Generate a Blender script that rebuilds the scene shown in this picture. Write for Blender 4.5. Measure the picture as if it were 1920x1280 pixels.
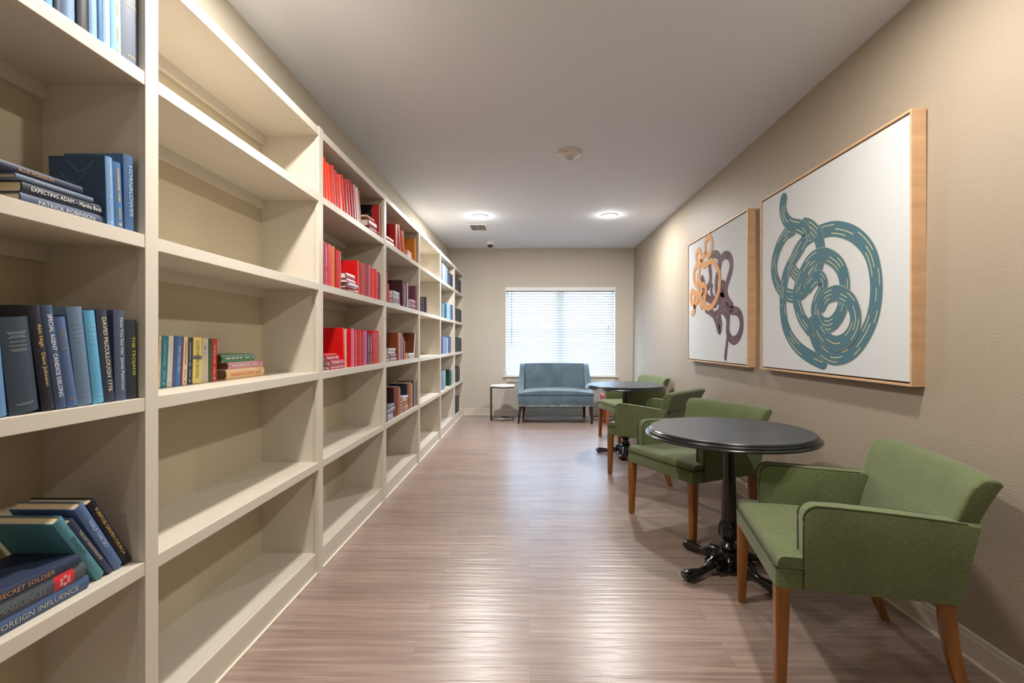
import bpy, bmesh, math, random
from mathutils import Matrix, Vector
for o in list(bpy.data.objects): bpy.data.objects.remove(o, do_unlink=True)
SC = bpy.context.scene; COL = SC.collection; PI = math.pi
random.seed(4)

# ---------------------------------------------------------------- camera, light levels, exposure
cam_data = bpy.data.cameras.new('camera'); cam = bpy.data.objects.new('camera', cam_data); COL.objects.link(cam)
cam_data.sensor_width = 36; cam_data.lens = 914*36/1920; cam_data.shift_x = -22/1920; cam_data.clip_start = .02
cam.location = (0, 0, 1.21); cam.rotation_euler = (PI/2, 0, math.radians(.7))
SC.camera = cam
SC.view_settings.view_transform = 'Standard'; SC.view_settings.look = 'None'
SC.view_settings.gamma = 1; SC.view_settings.use_curve_mapping = False
SC.view_settings.exposure = -0.05
world = bpy.data.worlds.new('daylight'); SC.world = world; world.use_nodes = True
wn = world.node_tree.nodes['Background']; wn.inputs[0].default_value = (.52, .75, 1, 1); wn.inputs[1].default_value = 30
def lamp(name, loc, power, color, size=None, radius=None, spread=PI, parent=None):
    if size: d = bpy.data.lights.new(name, 'AREA'); d.shape = 'DISK'; d.size = size; d.spread = spread
    else: d = bpy.data.lights.new(name, 'POINT'); d.shadow_soft_size = radius
    d.energy = power; d.color = color
    o = bpy.data.objects.new(name, d); COL.objects.link(o); o.location = loc
    if parent: o.parent = parent
    return o
CEIL = 2.743
LAMPS = [(-.607, 5.95, 0), (.967, 5.92, 0), (-.66, 1.72, 1), (.967, 1.72, 1), (-.66, -1.6, 1), (.967, -1.6, 1)]
WARM = (1, .945, .865); COOL = (1, .99, .97)

# ---------------------------------------------------------------- helpers
def lin(h):
    f = lambda c: c/12.92 if c <= .04045 else ((c+.055)/1.055)**2.4
    return tuple(f(int(h[i:i+2], 16)/255) for i in (0, 2, 4)) + (1,)
MATS = {}
def mat(name, color, rough=.5, spec=.5, metal=0, bump=None, coat=0, sheen=0, noise=None, trans=0, emis=None):
    if name in MATS: return MATS[name]
    m = bpy.data.materials.new(name); m.use_nodes = True; nt = m.node_tree; b = nt.nodes['Principled BSDF']
    c = lin(color) if isinstance(color, str) else tuple(color)+(1,)
    b.inputs['Base Color'].default_value = c; b.inputs['Roughness'].default_value = rough
    b.inputs['Specular IOR Level'].default_value = spec; b.inputs['Metallic'].default_value = metal
    b.inputs['Coat Weight'].default_value = coat; b.inputs['Sheen Weight'].default_value = sheen
    if emis: b.inputs['Emission Color'].default_value = emis[0]+(1,); b.inputs['Emission Strength'].default_value = emis[1]
    tc = nt.nodes.new('ShaderNodeTexCoord')
    def mapped(sc):
        mp = nt.nodes.new('ShaderNodeMapping'); mp.inputs['Scale'].default_value = sc
        nt.links.new(tc.outputs['Object'], mp.inputs['Vector']); return mp
    if noise:   # (scale3, contrast)
        mp = mapped(noise[0]); n = nt.nodes.new('ShaderNodeTexNoise'); n.inputs['Scale'].default_value = 1; n.inputs['Detail'].default_value = 5
        nt.links.new(mp.outputs[0], n.inputs['Vector'])
        r = nt.nodes.new('ShaderNodeValToRGB'); k = noise[1]
        r.color_ramp.elements[0].position = .3; r.color_ramp.elements[1].position = .7
        r.color_ramp.elements[0].color = tuple(max(0, v*(1-k)) for v in c[:3])+(1,)
        r.color_ramp.elements[1].color = tuple(min(1, v*(1+k)) for v in c[:3])+(1,)
        nt.links.new(n.outputs['Fac'], r.inputs['Fac']); nt.links.new(r.outputs['Color'], b.inputs['Base Color'])
    if bump:    # (scale3, strength, distance)
        mp = mapped(bump[0]); n = nt.nodes.new('ShaderNodeTexNoise'); n.inputs['Scale'].default_value = 1; n.inputs['Detail'].default_value = 3
        nt.links.new(mp.outputs[0], n.inputs['Vector'])
        bp = nt.nodes.new('ShaderNodeBump'); bp.inputs['Strength'].default_value = bump[1]; bp.inputs['Distance'].default_value = bump[2]
        nt.links.new(n.outputs['Fac'], bp.inputs['Height']); nt.links.new(bp.outputs[0], b.inputs['Normal'])
    MATS[name] = m; return m

def link(name, bm, m, parent=None, smooth=False, loc=None):
    me = bpy.data.meshes.new(name); bmesh.ops.recalc_face_normals(bm, faces=bm.faces); bm.to_mesh(me); bm.free()
    for mm in (m if isinstance(m, list) else [m]): me.materials.append(mm)
    if smooth:
        me.shade_smooth()
        if smooth != 'all': me.set_sharp_from_angle(angle=math.radians(38))
    o = bpy.data.objects.new(name, me); COL.objects.link(o)
    if loc: o.location = loc
    if parent: o.parent = parent
    return o
def tag(o, label, cat, group=None):
    o['label'] = label; o['category'] = cat
    if group: o['group'] = group
    return o
def struct(o): o['kind'] = 'structure'; return o
def empty(name, loc=(0, 0, 0), rz=0):
    o = bpy.data.objects.new(name, None); COL.objects.link(o); o.location = loc; o.rotation_euler = (0, 0, rz); o.empty_display_size = .1; return o
def box(bm, x0, x1, y0, y1, z0, z1, bev=0, mi=0):
    vs = [bm.verts.new((x, y, z)) for x in (x0, x1) for y in (y0, y1) for z in (z0, z1)]
    fs = [bm.faces.new([vs[i] for i in q]) for q in ((0, 1, 3, 2), (4, 6, 7, 5), (0, 4, 5, 1), (2, 3, 7, 6), (0, 2, 6, 4), (1, 5, 7, 3))]
    for f in fs: f.material_index = mi
    if bev:
        es = list({e for f in fs for e in f.edges}); bmesh.ops.bevel(bm, geom=es, offset=bev, segments=2, affect='EDGES', profile=.6)
    return vs
def loft(bm, rings, cap=True, closed=True, mi=0):
    R = [[bm.verts.new(p) for p in r] for r in rings]; n = len(rings[0])
    for a, b in zip(R, R[1:]):
        for i in range(n if closed else n-1):
            j = (i+1) % n
            try: bm.faces.new((a[i], a[j], b[j], b[i])).material_index = mi
            except ValueError: pass
    if cap: bm.faces.new(R[0][::-1]).material_index = mi; bm.faces.new(R[-1]).material_index = mi
    return R
def lathe(bm, prof, cx=0, cy=0, n=40, wob=None):
    rings = []
    for r, z in prof:
        rings.append([(cx+r*(wob(i/n, z) if wob else 1)*math.cos(2*PI*i/n), cy+r*(wob(i/n, z) if wob else 1)*math.sin(2*PI*i/n), z) for i in range(n)])
    loft(bm, rings)
def tube(bm, pts, rad, n=8, closed=False, flat=1):
    pts = [Vector(p) for p in pts]; rings = []
    m = len(pts); up = Vector((0, 0, 1))
    for i, p in enumerate(pts):
        a = pts[(i-1) % m] if (i or closed) else p; b = pts[(i+1) % m] if (i < m-1 or closed) else p
        t = (b-a).normalized(); s = t.cross(up)
        if s.length < .05: s = t.cross(Vector((0, 1, 0)))
        s.normalize(); u = s.cross(t).normalized()
        r = rad[i] if isinstance(rad, (list, tuple)) else rad
        rw, rh = r if isinstance(r, (list, tuple)) else (r, r*flat)
        rings.append([p+s*rw*math.cos(2*PI*k/n)+u*rh*math.sin(2*PI*k/n) for k in range(n)])
    if closed: rings.append(rings[0])
    loft(bm, rings, cap=not closed)
def spline(pts, k=6):
    P = [Vector(p) for p in pts]; out = []
    for i in range(len(P)-1):
        a = P[max(i-1, 0)]; b = P[i]; c = P[i+1]; d = P[min(i+2, len(P)-1)]
        for j in range(k):
            t = j/k
            out.append(.5*((2*b)+(c-a)*t+(2*a-5*b+4*c-d)*t*t+(3*b-a-3*c+d)*t**3))
    return out+[P[-1]]
def rrect(x0, x1, z0, z1, r, seg=3):
    """rounded rectangle outline, counterclockwise; r = one radius or four (bl, br, tr, tl)"""
    rs = r if isinstance(r, (list, tuple)) else (r,)*4
    out = []
    for (cx, cz, a0, q) in ((x0, z0, PI, 0), (x1, z0, 1.5*PI, 1), (x1, z1, 0, 2), (x0, z1, .5*PI, 3)):
        rr = rs[q]; sx = cx+(rr if q in (0, 3) else -rr); sz = cz+(rr if q in (0, 1) else -rr)
        for k in range(seg+1):
            a = a0+PI/2*k/seg; out.append((sx+rr*math.cos(a), sz+rr*math.sin(a)))
    return out

# ---------------------------------------------------------------- materials
SHELF = mat('shelf_paint', 'd2cabc', .42, .45)
BACKP = mat('shelf_back_wall', 'c4b99f', .8, .2, bump=((150, 150, 150), .35, .002))
WALL_L = mat('wall_cream', 'cfc6b6', .85, .2, bump=((140, 140, 140), .3, .002))
WALL_B = mat('wall_greige', 'c5bcaf', .85, .2, bump=((140, 140, 140), .3, .002))
WALL_R = mat('wall_taupe', 'a39685', .55, .35, bump=((130, 130, 130), .5, .003))
CEILM = mat('ceiling_paint', 'dfe3ea', .9, .15, bump=((120, 120, 120), .2, .002))
TRIM = mat('trim_paint', 'd6cdbe', .4, .4)
CAULK = mat('caulk', 'ece3cf', .5)
WHITE = mat('white_plastic', 'e9e8e4', .4)
BLACKM = mat('black_metal', '1c1b1c', .45, .5)
PAPER = mat('paper', 'd8c6a0', .9, .1, bump=((4, 4, 900), .4, .001))
PAPER_W = mat('paper_white', 'e2dccd', .9, .1)

def floor_material():
    m = bpy.data.materials.new('vinyl_plank'); m.use_nodes = True; nt = m.node_tree; N = nt.nodes; L = nt.links; b = N['Principled BSDF']
    tc = N.new('ShaderNodeTexCoord')
    br = N.new('ShaderNodeTexBrick'); br.inputs['Scale'].default_value = 1; br.inputs['Brick Width'].default_value = 1.22; br.inputs['Row Height'].default_value = .152
    br.inputs['Mortar Size'].default_value = .0012; br.inputs['Mortar Smooth'].default_value = .3; br.offset = .37; br.offset_frequency = 2
    br.inputs['Color1'].default_value = (0, 0, 0, 1); br.inputs['Color2'].default_value = (1, 1, 1, 1); br.inputs['Mortar'].default_value = (.5, .5, .5, 1)
    L.new(tc.outputs['Object'], br.inputs['Vector'])
    # per-plank offset of the grain
    mp = N.new('ShaderNodeMapping'); mp.inputs['Scale'].default_value = (1.6, 42, 1); L.new(tc.outputs['Object'], mp.inputs['Vector'])
    add = N.new('ShaderNodeVectorMath'); add.operation = 'MULTIPLY_ADD'; L.new(br.outputs['Color'], add.inputs[0]); add.inputs[1].default_value = (7, 3, 5); L.new(mp.outputs[0], add.inputs[2])
    n1 = N.new('ShaderNodeTexNoise'); n1.inputs['Scale'].default_value = 1; n1.inputs['Detail'].default_value = 6; n1.inputs['Roughness'].default_value = .6; n1.inputs['Distortion'].default_value = .6
    L.new(add.outputs[0], n1.inputs['Vector'])
    mp2 = N.new('ShaderNodeMapping'); mp2.inputs['Scale'].default_value = (3.5, 150, 1); L.new(tc.outputs['Object'], mp2.inputs['Vector'])
    n2 = N.new('ShaderNodeTexNoise'); n2.inputs['Scale'].default_value = 1; n2.inputs['Detail'].default_value = 3; L.new(mp2.outputs[0], n2.inputs['Vector'])
    r = N.new('ShaderNodeValToRGB'); e = r.color_ramp.elements
    e[0].position = .28; e[0].color = lin('7f6b61'); e[1].position = .72; e[1].color = lin('a99589'); k = e.new(.5); k.color = lin('957f75')
    L.new(n1.outputs['Fac'], r.inputs['Fac'])
    mix = N.new('ShaderNodeMix'); mix.data_type = 'RGBA'; mix.blend_type = 'OVERLAY'; mix.inputs['Factor'].default_value = .35
    L.new(r.outputs['Color'], mix.inputs['A']); L.new(n2.outputs['Fac'], mix.inputs['B'])
    mx2 = N.new('ShaderNodeMix'); mx2.data_type = 'RGBA'; mx2.blend_type = 'SOFT_LIGHT'; mx2.inputs['Factor'].default_value = .12
    L.new(mix.outputs['Result'], mx2.inputs['A']); L.new(br.outputs['Color'], mx2.inputs['B'])
    mx3 = N.new('ShaderNodeMix'); mx3.data_type = 'RGBA'; L.new(br.outputs['Fac'], mx3.inputs['Factor']); L.new(mx2.outputs['Result'], mx3.inputs['A']); mx3.inputs['B'].default_value = lin('85736a')
    L.new(mx3.outputs['Result'], b.inputs['Base Color'])
    mp3 = N.new('ShaderNodeMapping'); mp3.inputs['Scale'].default_value = (2.2, 38, 1); L.new(tc.outputs['Object'], mp3.inputs['Vector'])
    n3 = N.new('ShaderNodeTexNoise'); n3.inputs['Scale'].default_value = 1; n3.inputs['Detail'].default_value = 3; L.new(mp3.outputs[0], n3.inputs['Vector'])
    bp = N.new('ShaderNodeBump'); bp.inputs['Strength'].default_value = .8; bp.inputs['Distance'].default_value = .0035; L.new(n3.outputs['Fac'], bp.inputs['Height'])
    L.new(bp.outputs[0], b.inputs['Normal']); b.inputs['Roughness'].default_value = .31; b.inputs['Specular IOR Level'].default_value = .85
    return m
FLOOR = floor_material()

# ---------------------------------------------------------------- room shell
Y0, Y1 = -3.4, 8.04
bm = bmesh.new(); box(bm, -1.6, 1.95, Y0-.2, Y1+.3, -.1, 0); struct(link('floor', bm, FLOOR))
bm = bmesh.new(); box(bm, -1.6, 1.95, Y0-.2, Y1+.3, CEIL, CEIL+.12); struct(link('ceiling', bm, CEILM))
bm = bmesh.new(); box(bm, -1.6, -1.40, Y0-.2, Y1+.2, 0, CEIL); box(bm, -1.405, -1.357, Y0-.2, Y1, 2.323, CEIL, mi=1); struct(link('wall_left', bm, [BACKP, WALL_L]))
bm = bmesh.new()   # right wall leans out very slightly with height, as photographed
loft(bm, [[(1.686, y, 0), (1.716, y, CEIL), (1.95, y, CEIL), (1.95, y, 0)] for y in (Y0-.2, Y1+.2)]); struct(link('wall_right', bm, WALL_R))
bm = bmesh.new(); box(bm, -1.6, 1.95, Y0-.2, Y0, 0, CEIL); struct(link('wall_rear', bm, WALL_B))
WX0, WX1, WZ0, WZ1 = -.395, 1.408, .645, 2.10
bm = bmesh.new()
box(bm, -1.6, WX0, Y1, Y1+.2, 0, CEIL); box(bm, WX1, 1.95, Y1, Y1+.2, 0, CEIL); box(bm, WX0, WX1, Y1, Y1+.2, 0, WZ0-.02); box(bm, WX0, WX1, Y1, Y1+.2, WZ1, CEIL)
struct(link('wall_back', bm, WALL_B))
bm = bmesh.new(); box(bm, -1.095, 1.67, Y1-.014, Y1, 0, .096, .002); box(bm, -1.095, 1.67, Y1-.010, Y1, .096, .104, .002); box(bm, -1.09, 1.67, Y1-.022, Y1-.013, 0, .008, mi=1)
struct(link('baseboard_back', bm, [TRIM, CAULK]))
bm = bmesh.new(); box(bm, 1.672, 1.70, Y0, Y1, 0, .088, .002); box(bm, 1.676, 1.70, Y0, Y1, .088, .104, .003); box(bm, 1.664, 1.675, Y0, Y1, 0, .008, mi=1)
struct(link('baseboard_right', bm, [mat('trim_right', 'd6cdc0', .45, .4), CAULK]))
# ---- window: stool, apron, double frame, glass
win = struct(empty('window_1', (0, Y1, 0)))
bm = bmesh.new()
fy0, fy1 = .10, .15
xm = (WX0+WX1)/2
for a, b_ in ((WX0, xm-.02), (xm+.02, WX1)):
    for x0, x1, z0, z1 in ((a, a+.05, WZ0, WZ1), (b_-.05, b_, WZ0, WZ1), (a, b_, WZ0, WZ0+.05), (a, b_, WZ1-.05, WZ1), (a, b_, 1.36, 1.41)):
        box(bm, x0, x1, fy0, fy1, z0, z1, .003)
box(bm, xm-.045, xm+.045, .075, .16, WZ0, WZ1, .003)
link('window_frame', bm, WHITE, win)
gm = bpy.data.materials.new('window_glass'); gm.use_nodes = True; g = gm.node_tree.nodes['Principled BSDF']
g.inputs['Transmission Weight'].default_value = 1; g.inputs['Roughness'].default_value = 0; g.inputs['IOR'].default_value = 1.0; g.inputs['Base Color'].default_value = (.96, .98, 1, 1)
bm = bmesh.new(); box(bm, WX0+.03, xm-.05, .122, .126, WZ0+.03, WZ1-.03); box(bm, xm+.05, WX1-.03, .122, .126, WZ0+.03, WZ1-.03); link('window_pane', bm, gm, win)
bm = bmesh.new(); box(bm, -.437, 1.447, -.05, .10, WZ0-.02, WZ0, .004); link('window_sill', bm, TRIM, win)
bm = bmesh.new(); loft(bm, [[(x, -.018, z) for x, z in ((-.435, .628), (-.365, .545), (1.378, .545), (1.447, .628))], [(x, .0, z) for x, z in ((-.435, .628), (-.365, .545), (1.378, .545), (1.447, .628))]]); link('window_apron', bm, TRIM, win)

# ---- horizontal blind
blind = tag(empty('window_blind', (0, Y1, 0)), 'white horizontal slat blind lowered over the bright back window', 'blind')
bm = bmesh.new(); box(bm, -.402, 1.415, -.012, .012, 2.044, 2.104, .004); link('valance', bm, mat('blind_white', 'e4e4e2', .45), blind)
bm = bmesh.new(); box(bm, WX0+.006, WX1-.006, .015, .07, 2.06, 2.096); link('head_rail', bm, WHITE, blind)
sm = bpy.data.materials.new('blind_slat'); sm.use_nodes = True; nt = sm.node_tree; b = nt.nodes['Principled BSDF']
b.inputs['Base Color'].default_value = (.6, .63, .66, 1); b.inputs['Roughness'].default_value = .5
tr = nt.nodes.new('ShaderNodeBsdfTranslucent'); tr.inputs[0].default_value = (.9, .95, 1, 1); mx = nt.nodes.new('ShaderNodeMixShader'); mx.inputs[0].default_value = .012
nt.links.new(b.outputs[0], mx.inputs[1]); nt.links.new(tr.outputs[0], mx.inputs[2]); nt.links.new(mx.outputs[0], nt.nodes['Material Output'].inputs[0])
bm = bmesh.new(); ang = math.radians(59)
ring = []
for t, q in ((-.025, -.0), (0, .0035), (.025, 0), (.025, -.0022), (0, .0013), (-.025, -.0022)):
    ring.append((t*math.cos(ang)-q*math.sin(ang), t*math.sin(ang)+q*math.cos(ang)))
loft(bm, [[(x, p[0], p[1]) for p in ring] for x in (WX0+.008, WX1-.008)])
slat0 = link('slat', bm, sm, blind); NS = 32; pitch = (2.045-.675)/(NS-1); slat0.location = (0, .042, .675)
for i in range(1, NS):
    s = slat0.copy(); COL.objects.link(s); s.parent = blind; s.location = (0, .042, .675+pitch*i)
bm = bmesh.new(); box(bm, WX0+.008, WX1-.008, .02, .065, .647, .665, .003); link('bottom_rail', bm, WHITE, blind)
for x in (-.23, .50, 1.24):
    bm = bmesh.new()
    for dy in (.018, .066): box(bm, x-.001, x+.001, dy-.0008, dy+.0008, .66, 2.06)
    for i in range(NS): box(bm, x-.001, x+.001, .018, .066, .675+pitch*i-.004, .675+pitch*i-.003)
    link('ladder_cord', bm, WHITE, blind)
bm = bmesh.new(); tube(bm, [(-.296, .004, 2.05), (-.297, -.004, 1.55), (-.30, -.004, 1.16)], .0042, 8); link('tilt_wand', bm, mat('wand', '8d949b', .3), blind)
bm = bmesh.new()
for dx in (0, .004): tube(bm, [(1.292+dx, .0, 2.05), (1.292+dx, -.004, 1.46)], .0012, 6)
link('pull_cord', bm, WHITE, blind)
bm = bmesh.new(); lathe(bm, [(.002, 1.465), (.006, 1.455), (.011, 1.43), (.010, 1.425)], 1.294, -.004, 12); link('cord_tassel', bm, mat('tassel', '9a958e', .5), blind)

# ---------------------------------------------------------------- built-in bookcase
FX, BX = -1.0975, -1.40
ST = [-2.06, -.905, .235, 1.377, 2.524, 3.663, 4.808, 5.96, 7.088]; SW = .049
bc = tag(empty('built_in_bookcase', (FX, 3, 0)), 'long cream built-in bookcase running along the whole left wall', 'bookcase')
def bpart(name, bm, m=SHELF, smooth=False):
    o = link(name, bm, m, None, smooth); o.parent = bc; o.matrix_parent_inverse = Matrix.Translation((-FX, -3, 0)); return o
for y in ST+[8.0]:
    bm = bmesh.new(); w = SW if y < 8 else .038
    box(bm, FX-.020, FX+.0015, y, y+w, 0, 2.331, .0012)
    if y < 8: box(bm, BX, FX-.0202, y+.007, y+w-.007, 0, 2.284)
    else: box(bm, BX, FX-.0202, y+.003, y+w, 0, 2.284)
    bpart('upright', bm)
SH = [('A', 1.979), ('B', 1.515), ('C', 1.049), ('D', .581)]
ends = ST+[8.0]
for i in range(len(ends)-1):
    a, b_ = ends[i]+SW, ends[i+1]; pa, pb = ends[i]+SW-.0065, ends[i+1]+(.0065 if i < len(ends)-2 else .0025)
    for _, z in SH:
        bm = bmesh.new(); box(bm, FX-.020, FX, a, b_, z-.038, z, .0012); box(bm, BX, FX-.0202, pa, pb, z-.032, z-.0002); bpart('shelf', bm)
    bm = bmesh.new(); box(bm, BX, FX-.0302, pa, pb, .078, .107); box(bm, FX-.030, FX-.012, a, b_, 0, .1072, .0012); bpart('base_shelf', bm)
    bm = bmesh.new(); box(bm, BX, FX-.0202, pa, pb, 2.284, 2.316); box(bm, FX-.020, FX, a, b_, 2.283, 2.323, .0012); bpart('top_rail', bm)
    bm = bmesh.new()
    for _, z in SH+[('T', 2.316)]:
        zz = z-.032
        loft(bm, [[(BX, y, zz-.046), (BX+.018, y, zz-.046), (BX+.018, y, zz), (BX, y, zz)] for y in (pa, pb)])
    bpart('support_cleat', bm)
    bm = bmesh.new(); box(bm, FX-.013, FX-.004, a, b_, 0, .008, .002); bpart('caulk_bead', bm, CAULK)

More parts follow.
